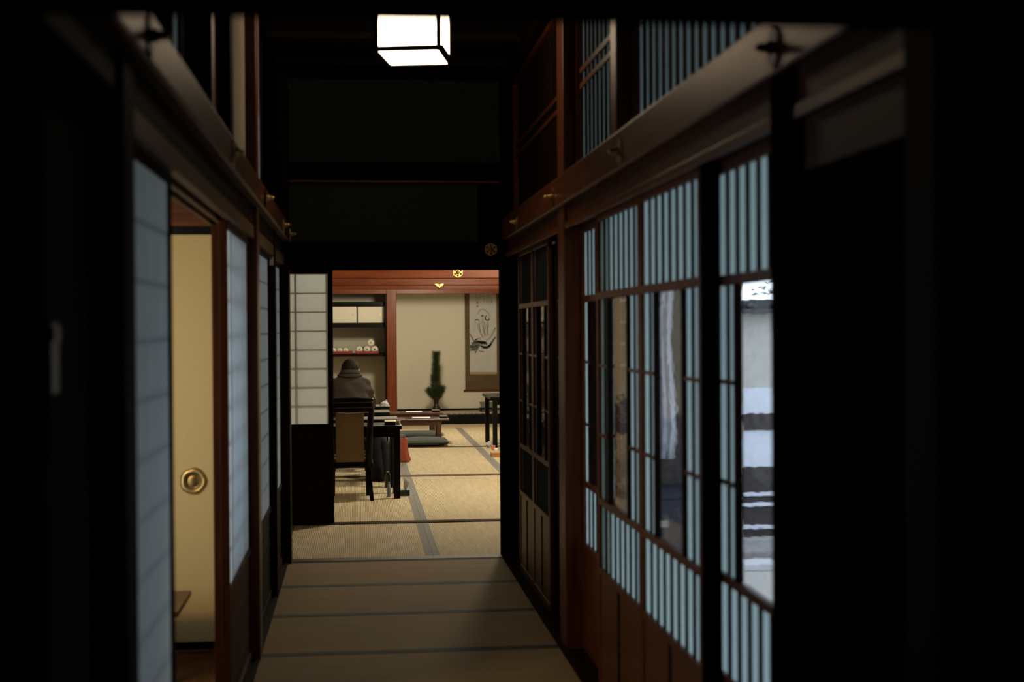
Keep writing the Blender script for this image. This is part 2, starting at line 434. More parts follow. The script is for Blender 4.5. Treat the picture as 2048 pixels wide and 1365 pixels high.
SL = .033
def lattice_door(label, x, y0, y1, m='red', grp='lattice glass doors'):
    """door leaf on the right wall; built along +Y, inner face looks to -X"""
    NUM['door'] += 1
    w = y1 - y0; h = 1.958
    d = thing(f"door_{NUM['door']}", label, 'lattice door', (x, y0, .012), 0, grp, 'structure')
    st = .035; T = .006; TB = .016
    f = MB()
    f.box(-T, TB, 0, st, 0, h); f.box(-T, TB, w - st, w, 0, h)
    for z0, z1 in ((h - .036, h), (1.603, 1.633), (.757, .783), (.468, .496), (0, .045)):
        f.box(-T, TB, st, w - st, z0, z1)
    f.build('frame', M[m + '_z'], d, bevel=.003)
    n = 8; g = (w - 2 * st) / n
    s = MB(); q = MB(); f2 = MB()
    for i in range(1, n):
        yc = st + g * i
        s.box(.0035, .0078, yc - SL / 2, yc + SL / 2, 1.633, h - .036)
        s.box(.0035, .0078, yc - SL / 2, yc + SL / 2, .496, .757)
        if i in (1, n - 1): s.box(.0035, .0078, yc - SL / 2, yc + SL / 2, .783, 1.603)
        if i in (2, n - 2): f2.box(-.004, .016, yc - .015, yc + .015, .783, 1.603)
    for (a, b_) in ((0, 2), (n - 2, n)):
        for z in (1.045, 1.33): q.box(-.003, .0075, st + g * a, st + g * b_, z - .006, z + .006)
    s.build('slats', M['dark_z'], d); f2.build('mullions', M['dark_z'], d); q.build('muntins', M[m + '_y'], d)
    p = MB(); X0, X1 = .008, .012
    p.sheet(X0, st - .003, w - st + .003, 1.63, h - .033); p.sheet(X0, st - .003, w - st + .003, .493, .76)
    p.sheet(X0, st - .003, st + 2 * g, .78, 1.606); p.sheet(X0, st + (n - 2) * g, w - st + .003, .78, 1.606)
    p.build('frosted_pane', M['frost'], d)
    p = MB(); p.box(X0, X1, st + 2 * g, st + (n - 2) * g, .78, 1.606); p.build('clear_pane', M['glass'], d)
    k = MB(); k.box(-.001, .010, st, w - st, .045, .468)
    k.build('kick_panel', M[m + '_y'], d)
    k = MB(); k.box(-.005, -.001, w / 2 - .012, w / 2 + .012, .045, .468); k.build('batten', M['dark_z'], d)
    return d
lattice_door('nearest lattice door with the widest bright glass, next to the black post', 1.035, 3.165, 4.063)
lattice_door('second lattice door from the black post, whitish stripe behind its glass', .990, 4.022, 4.919)
lattice_door('third lattice door from the black post, amber light low behind its glass', .990, 4.919, 5.817)
lattice_door('fourth lattice door from the black post, half hidden beside the red-brown post', 1.035, 5.62, 6.505)
lattice_door('dim lattice door just past the red-brown post', 1.035, 6.70, 7.36)
lattice_door('middle dim lattice door past the red-brown post', .990, 7.30, 8.0)
lattice_door('dim lattice door, second from the doorway end', .990, 8.0, 8.68)
lattice_door('last dim lattice door beside the black corner post', 1.035, 8.62, 9.16)

# transom lattice above the right beam
def rtransom(y0, y1, z0, label, board=False):
    NUM['window'] = NUM.get('window', 0) + 1
    t = thing(f"window_{NUM['window']}", label, 'transom', (1.03, y0, z0), 0, 'lattice transoms above the beam', 'structure')
    L = y1 - y0; H = 3.1 - z0
    f = MB(); f.box(-.02, .02, 0, .03, 0, H); f.box(-.02, .02, L - .03, L, 0, H); f.box(-.02, .02, .03, L - .03, 0, .02); f.box(-.02, .02, .03, L - .03, H - .03, H)
    f.build('frame', M['red_z'], t)
    s = MB(); n = max(4, int(round(L / .105)))
    for i in range(1, n):
        yc = .03 + (L - .06) * i / n; s.box(.001, .0095, yc - .016, yc + .016, .02, H - .03)
    s.build('slats', M['dark_z'], t)
    r = MB()
    for z in (.40, .47): r.box(-.008, .001, .03, L - .03, z - .012, z + .012)
    r.build('cross_rails', M['red_y'], t)
    p = MB(); p.sheet(.010, .03, L - .03, .02, H - .03); p.build('added_back_board', M['red_z'], t) if board else p.build('frosted_pane', M['frost_dim'], t)  # far bay: wooden sheet added in place of a pane to stop its light
NUM['door'] += 1
d = thing(f"door_{NUM['door']}", 'added dark shutter closed outside the far lattice doors', 'daylight_blocker', (1.12, 6.58, 0), 0, None, 'structure')  # added panel that keeps daylight off the far lattice doors
b = MB(); b.box(-.012, .012, .03, 2.56, .05, 1.92); b.build('boards', M['dark_z'], d)
b = MB(); b.box(-.018, .018, 0, .03, 0, 1.97); b.box(-.018, .018, 2.56, 2.59, 0, 1.97); b.box(-.018, .018, .03, 2.56, 0, .05); b.box(-.018, .018, .03, 2.56, 1.92, 1.97); b.build('frame', M['dark_z'], d)
rtransom(3.24, 5.18, 2.205, 'slatted transom above the beam over the nearest lattice doors')
rtransom(5.30, 6.50, 2.205, 'slatted transom above the beam before the red-brown post')
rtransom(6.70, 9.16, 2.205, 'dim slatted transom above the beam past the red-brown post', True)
mb = MB(); mb.box(.955, 1.07, 5.18, 5.30, 2.205, 3.2)
struct('trim', 'short red-brown post between the slatted transoms', 'post', mb, M['red_z'], .004)
mb = MB(); mb.box(.985, 1.03, 3.965, 4.018, .012, 1.97)
struct('trim', 'slim black post between the nearest and second lattice doors', 'post', mb, M['black_z'])
mb = MB(); mb.box(.955, 1.07, 1.82, 9.2, 3.1, 3.2)
struct('trim', 'dark top rail above the slatted transoms', 'rail', mb, M['dark_y'])
mb = MB(); mb.box(1.0, 1.07, 1.82, 3.08, 2.07, 3.1)
o = struct('wall_right', 'dark wall strip above the beam near the camera', 'wall', mb, M['black_z']); o.name = 'wall_right_upper'

# ---- end wall over the doorway
mb = MB(); mb.box(-.57, 1.07, 9.19, 9.33, 1.881, 1.96)
struct('trim', 'black door head over the lit far opening', 'beam', mb, M['black_x'], .003)
mb = MB(); mb.box(-.44, .935, 9.165, 9.20, 1.955, 2.055)
struct('trim', 'black wall beam over the far opening with one gilt nail cover', 'beam', mb, M['black_x'], .004)
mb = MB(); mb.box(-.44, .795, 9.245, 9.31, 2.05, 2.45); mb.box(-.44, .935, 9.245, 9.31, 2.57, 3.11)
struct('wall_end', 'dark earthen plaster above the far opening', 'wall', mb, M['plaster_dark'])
mb = MB(); mb.box(.785, .94, 9.225, 9.31, 2.05, 2.45)
struct('trim', 'black board right of the lower dark plaster', 'board', mb, M['black_z'])
mb = MB(); mb.box(-.44, .94, 9.19, 9.31, 2.452, 2.572)
struct('trim', 'black cross beam between the two dark plaster fields', 'beam', mb, M['black_x'])
mb = MB(); mb.box(-.44, .94, 9.178, 9.31, 2.442, 2.452)
struct('trim', 'thin brown edge strip under the black cross beam, coloured as lit', 'strip', mb, M['warm_x'])  # lighter wood strip paints the beam's lower edge catching light
mb = MB(); mb.box(-.44, .94, 9.20, 9.31, 3.11, 3.2)
struct('trim', 'black top rail under the corridor ceiling', 'rail', mb, M['black_x'])
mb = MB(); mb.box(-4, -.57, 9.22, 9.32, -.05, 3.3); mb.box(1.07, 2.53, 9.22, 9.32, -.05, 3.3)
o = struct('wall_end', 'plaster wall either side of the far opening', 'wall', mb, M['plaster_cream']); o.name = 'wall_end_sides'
mb = MB(); mb.box(-.45, .935, 9.225, 9.345, -.05, .004)
struct('trim', 'worn wooden door sill between corridor mats and far mats', 'sill', mb, wood('sill_wood', (.11, .07, .035), 'x', .6, .3, .08))

# ---- far rooms: partitions
mb = MB(); mb.box(-2.5, 2.53, 10.96, 11.06, 1.955, 2.08)
struct('trim', 'head rail of the first far room, hidden above the opening', 'rail', mb, M['dark_x'])
mb = MB(); mb.box(-2.5, 2.53, 10.99, 11.03, 2.08, 2.75)
struct('wall_far', 'plaster above the first far head rail', 'wall', mb, M['plaster_cream'])
mb = MB(); mb.box(-2.5, -1.25, 10.99, 11.03, -.05, 1.955); mb.box(2.50, 2.53, 10.99, 11.03, -.05, 1.955)
o = struct('wall_far', 'plaster beside the first far opening', 'wall', mb, M['plaster_cream']); o.name = 'wall_far_sides'
shoji('door', 'fixed shoji facing the camera left of the lit far opening', (-.187, 11.0, .007), PI, 1.0, 1.946, .765, 4, 8, m='dark_z')
for i, (y, wn) in enumerate(((14.47, 'first'), (17.93, 'second'))):
    mb = MB(); mb.box(-2.5, 2.53, y - .06, y + .06, -.05, .003)
    struct('trim', f'thin brown floor track between far rooms, {wn} from the doorway', 'sill', mb, M['track'])
    mb = MB(); mb.box(-2.5, 2.53, y - .055, y + .055, 2.003 if i == 0 else 1.99, 2.05)
    struct('trim', f'brown head rail between far rooms, {wn} from the doorway', 'rail', mb, M['warm_x'], .003)
    mb = MB(); mb.box(-2.5, 2.53, y - .08, y - .04, 2.008 if i == 0 else 2.045, 2.15)
    struct('trim', f'brown wall beam between far rooms, {wn} from the doorway', 'beam', mb, M['warm_x'], .004)
    mb = MB(); mb.box(-2.5, 2.53, y - .03, y + .03, 2.05, 2.75)
    o = struct('wall_far', f'plaster above the brown beam, {wn} from the doorway', 'wall', mb, M['plaster_cream']); o.name = f'wall_far_{wn}'
mb = MB(); mb.box(-.56, 2.6, 10.955, 11.065, -.05, .006)
struct('trim', 'thin dark floor track at the foot of the fixed shoji', 'sill', mb, wood('dark_track', (.05, .03, .018), 'x', .8, .3, .03))

# ------------------------------------------------------------------ tatami mats
def mat(label, x0, x1, y0, y1, along, m, hm, hw, grp):
    t = thing('tatami_mat', label, 'tatami mat', ((x0 + x1) / 2, (y0 + y1) / 2, -.05), 0, grp)
    a, b_ = (x1 - x0) / 2 - .0006, (y1 - y0) / 2 - .0006
    c = MB(); c.box(-a, a, -b_, b_, 0, .049)
    c.build('straw_body', M[m], t)
    for sg in (-1, 1):
        h = MB()
        if along == 'x': h.box(-a, a, sg * b_, sg * (b_ - hw), .0485, .0505)
        else: h.box(sg * a, sg * (a - hw), -b_, b_, .0485, .0505)
        h.build('cloth_border', M[hm], t)
    return t
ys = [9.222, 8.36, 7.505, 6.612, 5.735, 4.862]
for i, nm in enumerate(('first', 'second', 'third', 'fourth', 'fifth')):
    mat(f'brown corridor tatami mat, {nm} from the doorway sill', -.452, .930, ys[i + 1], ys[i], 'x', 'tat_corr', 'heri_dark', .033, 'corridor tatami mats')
cols = ((-.532, .486, 'table side'), (.486, 1.50, 'between grey bands'), (1.50, 2.515, 'beyond the second grey band'))
rows = ((9.345, 10.955, 'in the cross passage past the sill', 'cross passage'), (11.065, 12.74, 'in the first far room, nearer row', 'first far room'),
        (12.74, 14.41, 'in the first far room, farther row', 'first far room'), (14.53, 16.20, 'in the second far room, nearer row', 'second far room'),
        (16.20, 17.87, 'in the second far room, farther row', 'second far room'), (17.99, 19.67, 'in the third far room, nearer row', 'third far room'),
        (19.67, 21.30, 'in the third far room, farther row', 'third far room'))
for y0, y1, rl, g in rows:
    for x0, x1, cl in cols:
        mat(f'straw mat {rl}, {cl}', x0, x1, y0, y1, 'y', 'tat_room', 'heri_grey', .046, 'tatami mats of the ' + g)
for k, (x0, x1, cl) in enumerate(((-.532, .99, 'on the shelf side'), (.99, 2.515, 'under the hanging scroll'))):
    mat(f'darker tatami mat laid crosswise before the raised alcove, {cl}', x0, x1, 21.30, 22.16, 'x', 'tat_cross', 'tat_cross', .01, 'tatami mats of the third far room')
# ------------------------------------------------------------------ alcove end of the house
mb = MB(); mb.box(.45, .605, 22.14, 22.30, -.05, 2.75)
struct('trim', 'brown alcove pillar between the shelf niche and the scroll alcove', 'pillar', mb, M['warm_z'], .006)
mb = MB(); mb.box(.43, .45, 22.2, 22.95, 0, 2.75)
struct('trim', 'black edge strip along the shelf niche beside the pillar', 'strip', mb, M['lacquer'])
mb = MB(); mb.box(.45, .58, 22.3, 23.45, 0, 2.75)
o = struct('wall_alcove', 'plaster side wall between the niche and the scroll alcove', 'wall', mb, M['plaster_cream']); o.name = 'wall_alcove_side'
mb = MB(); mb.box(.58, 2.53, 23.42, 23.5, .10, 2.75)
o = struct('wall_alcove', 'cream plaster back wall behind the scroll and pine', 'wall', mb, M['plaster_cream']); o.name = 'wall_alcove_back'
mb = MB(); mb.box(2.47, 2.53, 22.3, 23.42, 0, 2.75)
o = struct('wall_alcove', 'plaster far side wall of the scroll alcove', 'wall', mb, M['plaster_cream']); o.name = 'wall_alcove_far'
mb = MB(); mb.box(-1.3, .43, 22.95, 23.0, 0, 2.75); mb.box(-1.35, -1.3, 22.2, 23.0, 0, 2.75)
o = struct('wall_niche', 'cream plaster behind the niche shelves', 'wall', mb, M['plaster_alcove'])
mb = MB(); mb.box(-2.5, -1.3, 22.18, 22.25, 0, 2.75); mb.box(-1.3, 2.53, 22.19, 22.25, 2.14, 2.75)
o = struct('wall_alcove', 'plaster wall above and beside the alcoves', 'wall', mb, M['plaster_cream'])
mb = MB(); mb.box(-1.3, 2.53, 22.15, 22.27, 2.041, 2.14)
struct('trim', 'brown head beam over the scroll alcove and shelf niche', 'beam', mb, M['warm_x'], .004)
mb = MB(); mb.box(.605, 2.53, 22.165, 22.29, 0, .148)
struct('trim', 'black lacquered front sill of the raised scroll alcove', 'sill', mb, M['lacquer'], .004)
mb = MB(); mb.box(-1.3, .43, 22.2, 22.95, -.05, .004); 
o = struct('floor', 'wooden floor of the shelf niche', 'floor', mb, M['warm_x']); o.name = 'floor_niche'
mb = MB(); mb.box(.58, 2.47, 22.29, 23.42, 0, .10)
o = struct('floor', 'raised base of the scroll alcove', 'floor', mb, M['dark_x']); o.name = 'floor_alcove'
t = thing('alcove_mat', 'straw mat on the raised alcove with a blue and white patterned front border', 'mat', (1.525, 22.85, .10))
b = MB(); b.box(-.94, .94, -.55, .56, 0, .046); b.build('straw_body', M['tat_room'], t)
m, nt, out = mk('blue_pattern_border'); bs = bsdf(nt, out, .6, .4)
tc = N(nt, 'ShaderNodeTexCoord'); sp = N(nt, 'ShaderNodeSeparateXYZ'); nt.links.new(tc.outputs['Object'], sp.inputs[0])
a = N(nt, 'ShaderNodeMath', operation='MULTIPLY'); a.inputs[1].default_value = 70; nt.links.new(sp.outputs['X'], a.inputs[0])
s_ = N(nt, 'ShaderNodeMath', operation='SINE'); nt.links.new(a.outputs[0], s_.inputs[0])
nt.links.new(ramp(nt, s_.outputs[0], [(.55, (.02, .035, .085)), (.8, (.32, .36, .40))]), bs.inputs['Base Color']); M['blueb'] = m
b = MB(); b.box(-.94, .94, -.55, -.40, .0455, .048); b.build('patterned_border', M['blueb'], t)
mb = MB(); mb.box(.605, 2.47, 23.395, 23.42, .146, .175)
struct('trim', 'thin black strip at the foot of the alcove back wall', 'strip', mb, M['lacquer'])

# shelf niche
t = thing('wall_cupboard', 'black framed niche cupboard with two cream sliding doors', 'cupboard', (-.43, 22.62, 1.52))
b = MB(); b.box(-.86, .86, -.30, .32, 0, .07); b.box(-.86, .86, -.30, .32, .33, .40); b.build('carcase', M['lacquer'], t, bevel=.004)
b = MB(); b.box(-.86, .86, .30, .32, .07, .33); b.build('back_panel', M['plaster_alcove'], t)
for i, (x0, x1, y) in enumerate(((-.86, -.44, -.26), (-.44, -.0, -.245), (-.0, .43, -.26), (.425, .86, -.245))):
    b = MB(); b.box(x0 + .012, x1 - .012, y, y + .012, .074, .326); dd = b.build('sliding_door', M['plaster_cream'], t)
    f = MB(); f.box(x0, x0 + .012, y - .002, y + .014, .07, .33); f.box(x1 - .012, x1, y - .002, y + .014, .07, .33); f.box(x0 + .012, x1 - .012, y - .002, y + .014, .07, .075); f.box(x0 + .012, x1 - .012, y - .002, y + .014, .325, .33); f.build('door_frame', M['lacquer'], dd)
    g = MB(); g.prism([(.012 * math.cos(PI / 3 * k), .018 * math.sin(PI / 3 * k)) for k in range(6)], lambda p, q: (x1 - .07 + p[0], q, .20 + p[1]), y - .004, y); g.build('finger_pull', M['gold'], dd)
t = thing('niche_shelf', 'dark wooden niche shelf carrying two red trays of rolls', 'shelf', (-.43, 22.62, 1.066))
b = MB(); b.box(-.86, .86, -.28, .32, 0, .045); b.build('board', M['dark_x'], t, bevel=.003)
red = plain('red_lacquer', (.22, .018, .012), .35, .15, 40)
def tray(x0, x1, label):
    t = thing('tray', label, 'tray', ((x0 + x1) / 2, 22.49, 1.111), 0, 'red trays on the niche shelf')
    a = (x1 - x0) / 2
    b = MB(); b.box(-a, a, -.13, .13, 0, .010); b.build('base', red, t)
    b = MB(); b.box(-a, a, -.13, -.12, .010, .040); b.box(-a, a, .12, .13, .010, .040); b.box(-a, -a + .01, -.12, .12, .010, .040); b.box(a - .01, a, -.12, .12, .010, .040); b.build('rim', red, t)
tray(-.43, -.08, 'red lacquer tray with the smaller paper rolls near the shoji'); tray(-.035, .33, 'red lacquer tray with a stacked pyramid of paper rolls')
rollm = plain('roll_paper', (.62, .56, .45), .85, .06, 50); rolle = plain('roll_edge', (.10, .075, .05), .8, .2, 80)
def rollo(x, z, r, label, grp):
    t = thing('paper_roll', label, 'paper roll', (x, 22.385, z), 0, grp)
    fn = lambda p: (p[0], p[2], p[1])
    b = MB(); b.lathe([(r * .22, 0), (r, 0), (r, .20), (r * .22, .20), (r * .22, 0)], 28, (0, 0, 0), fn, False); b.build('roll', rollm, t)
    b = MB(); b.lathe([(r * .15, .004), (r * .22, .004), (r * .22, .196), (r * .15, .196), (r * .15, .004)], 20, (0, 0, 0), fn, False); b.build('core', rolle, t)
    b = MB(); b.lathe([(r + .0005, .004), (r + .003, .004), (r + .003, .196), (r + .0005, .196), (r + .0005, .004)], 28, (0, 0, 0), fn, False); b.build('wrapper', rolle, t)
R1, R2 = .044, .055
for x, nm in ((-.372, 'half hidden at the shoji edge'), (-.278, 'in the middle of the three'), (-.184, 'nearest the pyramid of rolls')):
    rollo(x, 1.121 + R1, R1, f'small white paper roll in the tray by the shoji, {nm}', 'small paper rolls')
for x, nm in ((.026, 'bottom row, nearest the small rolls'), (.146, 'bottom row, middle'), (.266, 'bottom row, nearest the pillar')):
    rollo(x, 1.121 + R2, R2, f'large white paper roll in the pyramid, {nm}', 'large paper rolls')
rollo(.206, 1.121 + R2 + .104, R2, 'large white paper roll on top of the pyramid', 'large paper rolls')

# hanging scroll (plane of the picture: X right, Z up)
YS = 23.385
def sx(u): return 1.838 + (u * .1613 - 20) * .00829
def sz(v): return 2.063 - (v * .1612 - 8) * .00821
t = thing('hanging_scroll', 'tall hanging scroll with an ink figure above swirling dark strokes', 'scroll', (2.06, YS, .45))
brown = wood('scroll_brocade', (.105, .066, .026), 'x', .8, .25)
b = MB(); b.box(1.762, 2.362, YS + .004, YS + .008, .475, 2.62); b.build('mounting', brown, t, world=True)
b = MB(); b.box(1.838, 2.286, YS + .001, YS + .004, .775, 2.42); b.build('picture_paper', plain('aged_picture_paper', (.50, .48, .44), .85, .06, 8), t, world=True)
broc = plain('gold_brocade', (.34, .25, .11), .7, .2, 120)
for zz in (.735, 2.42):
    b = MB(); b.box(1.838, 2.286, YS + .001, YS + .004, zz, zz + .04); b.build('brocade_strip', broc, t, world=True)
b = MB(); b.tube([(1.735, YS, .470), (2.389, YS, .470)], .014, 12); b.build('roller', M['warm_x'], t, world=True)
b = MB(); b.tube([(1.762, YS + .006, 2.625), (2.362, YS + .006, 2.625)], .009, 10); b.build('hanging_rod', M['warm_x'], t, world=True)
def stroke(mb, pts, w, d=.0006):
    # flat brush ribbon with tapering ends and a little thickness
    P = [Vector((sx(u), 0, sz(v))) for u, v in pts]
    Q2 = []
    for i in range(len(P) - 1):
        for k in range(6):
            s0 = k / 6; p0 = P[max(i - 1, 0)]; p1 = P[i]; p2 = P[i + 1]; p3 = P[min(i + 2, len(P) - 1)]
            Q2.append(.5 * ((2 * p1) + (p2 - p0) * s0 + (2 * p0 - 5 * p1 + 4 * p2 - p3) * s0 ** 2 + (3 * p1 - p0 - 3 * p2 + p3) * s0 ** 3))
    Q2.append(P[-1]); n = len(Q2); W = w * .1613 * .00829 / 2
    f, bk = [], []
    vs = []
    for i, p in enumerate(Q2):
        dd = (Q2[min(i + 1, n - 1)] - Q2[max(i - 1, 0)]).normalized(); nn = Vector((-dd.z, 0, dd.x))
        tt = i / (n - 1); ww = W * (.35 + .65 * math.sin(PI * min(1, max(0, .08 + tt * .87))) ** .7)
        for q in (p + nn * ww, p - nn * ww):
            vs.append((q.x, YS + .001, q.z)); 
        for q in (p + nn * ww, p - nn * ww):
            vs.append((q.x, YS + .001 - d, q.z))
    fs = []
    for i in range(n - 1):
        a, c = 4 * i, 4 * i + 4
        fs += [(a + 2, a + 3, c + 3, c + 2), (a, a + 2, c + 2, c), (a + 3, a + 1, c + 1, c + 3)]
    mb.add(vs, fs)
ink_d = plain('dark_ink', (.030, .028, .030), .9, .3, 120, .1, 0, 0); ink_m = plain('grey_ink', (.13, .125, .115), .9, .3, 90, .1, 0, 0)
ink_l = plain('pale_ink', (.33, .315, .29), .9, .15, 60, .1, 0, 0); flesh = plain('flesh_tint', (.47, .36, .30), .9, .1, 60, .1, 0, 0)
a = MB()
for p, w in (([(225, 305), (242, 268), (287, 238), (330, 266), (365, 300), (376, 345)], 16), ([(245, 400), (228, 440), (185, 400), (182, 470), (172, 530)], 5), ([(445, 470), (412, 540), (380, 592), (325, 640)], 24),
             ([(318, 400), (352, 430), (340, 500), (352, 560)], 5), ([(262, 415), (300, 470), (316, 540)], 5), ([(345, 400), (362, 450), (345, 520)], 4)): stroke(a, p, w)
for p, w in (([(235, 420), (255, 520), (285, 590)], 22), ([(335, 420), (345, 500), (345, 570)], 24), ([(290, 430), (300, 520), (315, 580)], 26), ([(190, 395), (215, 430), (235, 500)], 8)): stroke(a, p, w, .0004)
a.build('pale_ink_pattern', ink_l, t, world=True)
a = MB(); stroke(a, [(283, 325), (287, 355), (289, 395)], 34, .0007); a.build('flesh_tint_pattern', flesh, t, world=True); a = MB(); stroke(a, [(248, 592), (280, 600), (310, 606)], 12, .0007); a.build('flesh_tint_pattern', flesh, t, world=True)
a = MB()
for p, w in (([(245, 392), (252, 470), (268, 545), (300, 592)], 6), ([(300, 410), (318, 462), (308, 530), (334, 578)], 6), ([(345, 395), (360, 442), (340, 500), (360, 572)], 5),
             ([(270, 412), (295, 400), (320, 425)], 7), ([(290, 430), (300, 500), (326, 552)], 4), ([(245, 590), (262, 632), (300, 640)], 6), ([(126, 545), (150, 585), (180, 640), (210, 622), (242, 604)], 15),
             ([(447, 585), (402, 650), (345, 715), (265, 705)], 26), ([(128, 700), (185, 690), (255, 655), (330, 660)], 44), ([(128, 750), (190, 742), (240, 712)], 26), ([(420, 510), (446, 468)], 8)): stroke(a, p, w, .0008)
for p, w in (([(126, 718), (170, 722), (215, 705), (250, 690)], 30), ([(150, 672), (200, 652), (250, 640)], 22), ([(245, 690), (300, 712), (350, 705), (395, 668)], 20), ([(258, 668), (300, 660), (345, 672)], 34), ([(225, 640), (262, 655), (300, 650)], 18)): stroke(a, p, w, .0008)
a.build('grey_ink_pattern', ink_m, t, world=True)
a = MB()
for p, w in (([(266, 330), (284, 318), (302, 328)], 13), ([(338, 320), (318, 342), (328, 372), (352, 380), (378, 368)], 13), ([(352, 345), (362, 360), (352, 392)], 8), ([(192, 385), (216, 371), (248, 382)], 13),
             ([(258, 648), (278, 672), (272, 700)], 8), ([(285, 648), (305, 675), (296, 700)], 8), ([(312, 652), (330, 672), (322, 698)], 7), ([(180, 640), (205, 618), (240, 606)], 10), ([(190, 786), (214, 752), (232, 740)], 8),
             ([(236, 752), (270, 770), (307, 771)], 9), ([(165, 742), (195, 765), (205, 790)], 7), ([(130, 690), (170, 712), (215, 690)], 10), ([(270, 725), (340, 730), (395, 690)], 9), ([(140, 660), (190, 650), (230, 630)], 9)): stroke(a, p, w, .0010)
a.build('dark_ink_pattern', ink_d, t, world=True)
a = MB(); rr = random.Random(3)
for u, v0, v1 in ((398, 92, 150), (371, 48, 152), (346, 48, 152), (306, 48, 146), (279, 48, 86), (256, 48, 112), (236, 96, 142), (214, 66, 142)):
    v = v0
    while v < v1:
        for _ in range(3):
            x = u + rr.uniform(-6, 6); y = v + rr.uniform(0, 9)
            stroke(a, [(x, y), (x + rr.uniform(-7, 7), y + rr.uniform(-2, 7))], rr.uniform(2.2, 4.2))
        v += 14
a.build('calligraphy_lettering', ink_d, t, world=True)
sealm = plain('seal_red', (.38, .17, .14), .8, .3, 200)
for (u, v, w) in ((222, 162, 26), (224, 207, 24), (424, 46, 26)):
    b = MB(); b.box(sx(u - w / 2), sx(u + w / 2), YS + .0003, YS + .001, sz(v + w / 2), sz(v - w / 2)); b.build('seal', sealm, t, world=True)

# vase with pine
t = thing('vase', 'dark bronze flared vase standing on the raised alcove', 'vase', (1.248, 22.8, .146))
b = MB(); b.lathe([(.05, 0), (.055, .008), (.052, .02), (.045, .03), (.062, .045), (.070, .065), (.066, .085), (.044, .105), (.038, .14), (.040, .18), (.052, .215), (.066, .238), (.074, .25), (.070, .252), (.050, .225), (.034, .18), (.033, .11), (.03, .03), (.0, .03)], 32, closed=False)
bronze = plain('dark_bronze', (.035, .028, .024), .3, .3, 40, .5, .6)
b.build('body', bronze, t)
b = MB(); b.lathe([(.0, -.001), (.06, -.001), (.062, .010), (.0, .010)], 32, closed=False); b.build('foot_ring', bronze, t)
t = thing('pine_branches', 'tall tufted green pine branches standing in the bronze vase', 'pine', (1.248, 22.8, .33))
green = plain('pine_needle', (.055, .078, .030), .5, .45, 60)
rr = random.Random(11); nb = MB(); st = MB()
V = Vector
def needle(p, d, L, w):
    d = d.normalized(); u = d.orthogonal().normalized(); v = d.cross(u)
    bs_ = [p + (u * math.cos(k * 2.094) + v * math.sin(k * 2.094)) * w for k in range(3)]
    nb.add(bs_ + [p + d * L], [(0, 1, 3), (1, 2, 3), (2, 0, 3)])
def branch(p0, p1, p2, n, L, spread, s_min=.22):
    pts = [((1 - k / 10) ** 2) * p0 + 2 * (1 - k / 10) * (k / 10) * p1 + (k / 10) ** 2 * p2 for k in range(11)]
    st.tube(pts, [.009 * (1 - .6 * k / 10) for k in range(11)], 6)
    for i in range(n):
        s0 = rr.uniform(s_min, 1.0); k = min(9, int(s0 * 10)); fr = s0 * 10 - k
        p = pts[k].lerp(pts[k + 1], fr); ax = (pts[k + 1] - pts[k]).normalized()
        a = rr.uniform(0, 2 * PI); u = ax.orthogonal().normalized(); v = ax.cross(u)
        d = ax * rr.uniform(.25, 1.0) + (u * math.cos(a) + v * math.sin(a)) * spread * rr.uniform(.5, 1.1)
        needle(p, d, L * rr.uniform(.7, 1.1), .0017)
branch(V((0, 0, -.05)), V((-.015, 0, .4)), V((.005, 0, .765)), 3000, .115, 1.15, .4)
branch(V((.01, 0, -.05)), V((.03, .02, .2)), V((.01, .02, .52)), 1100, .11, .9)
branch(V((-.01, 0, -.05)), V((-.06, -.02, .2)), V((-.05, -.03, .40)), 800, .10, .8)
for k in range(13):
    a = 2 * PI * k / 13 + .2; r = rr.uniform(.07, .14)
    branch(V((.01 * math.cos(a), .01 * math.sin(a), -.05)), V((.45 * r * math.cos(a), .45 * r * math.sin(a), .10)), V((r * math.cos(a), r * math.sin(a), rr.uniform(.13, .27))), 420, .105, .7, .3)
nb.build('needles', green, t)['kind'] = 'stuff'
st.build('stems', plain('pine_bark', (.05, .03, .018), .9, .4, 80), t)

t = thing('planter', 'grey-green ceramic planter on a black stand in the alcove', 'planter', (2.085, 23.0, .146))
b = MB(); b.box(-.125, .125, -.09, .09, .0, .012); b.box(-.115, -.09, -.08, .08, .012, .045); b.box(.09, .115, -.08, .08, .012, .045); b.box(-.125, .125, -.09, .09, .045, .06); b.build('stand', M['lacquer'], t)
b = MB(); b.hexa([(-.10, -.07, .06), (.10, -.07, .06), (.10, .07, .06), (-.10, .07, .06)], [(-.115, -.085, .143), (.115, -.085, .143), (.115, .085, .143), (-.115, .085, .143)]); cel = plain('celadon_glaze', (.17, .175, .13), .35, .15, 25)
b.build('bowl', cel, t, bevel=.008)
b = MB(); 
for q in ((-.122, .122, -.092, -.080), (-.122, .122, .080, .092), (-.122, -.110, -.080, .080), (.110, .122, -.080, .080)): b.box(*q, .140, .152)
b.build('rim', cel, t, bevel=.003)

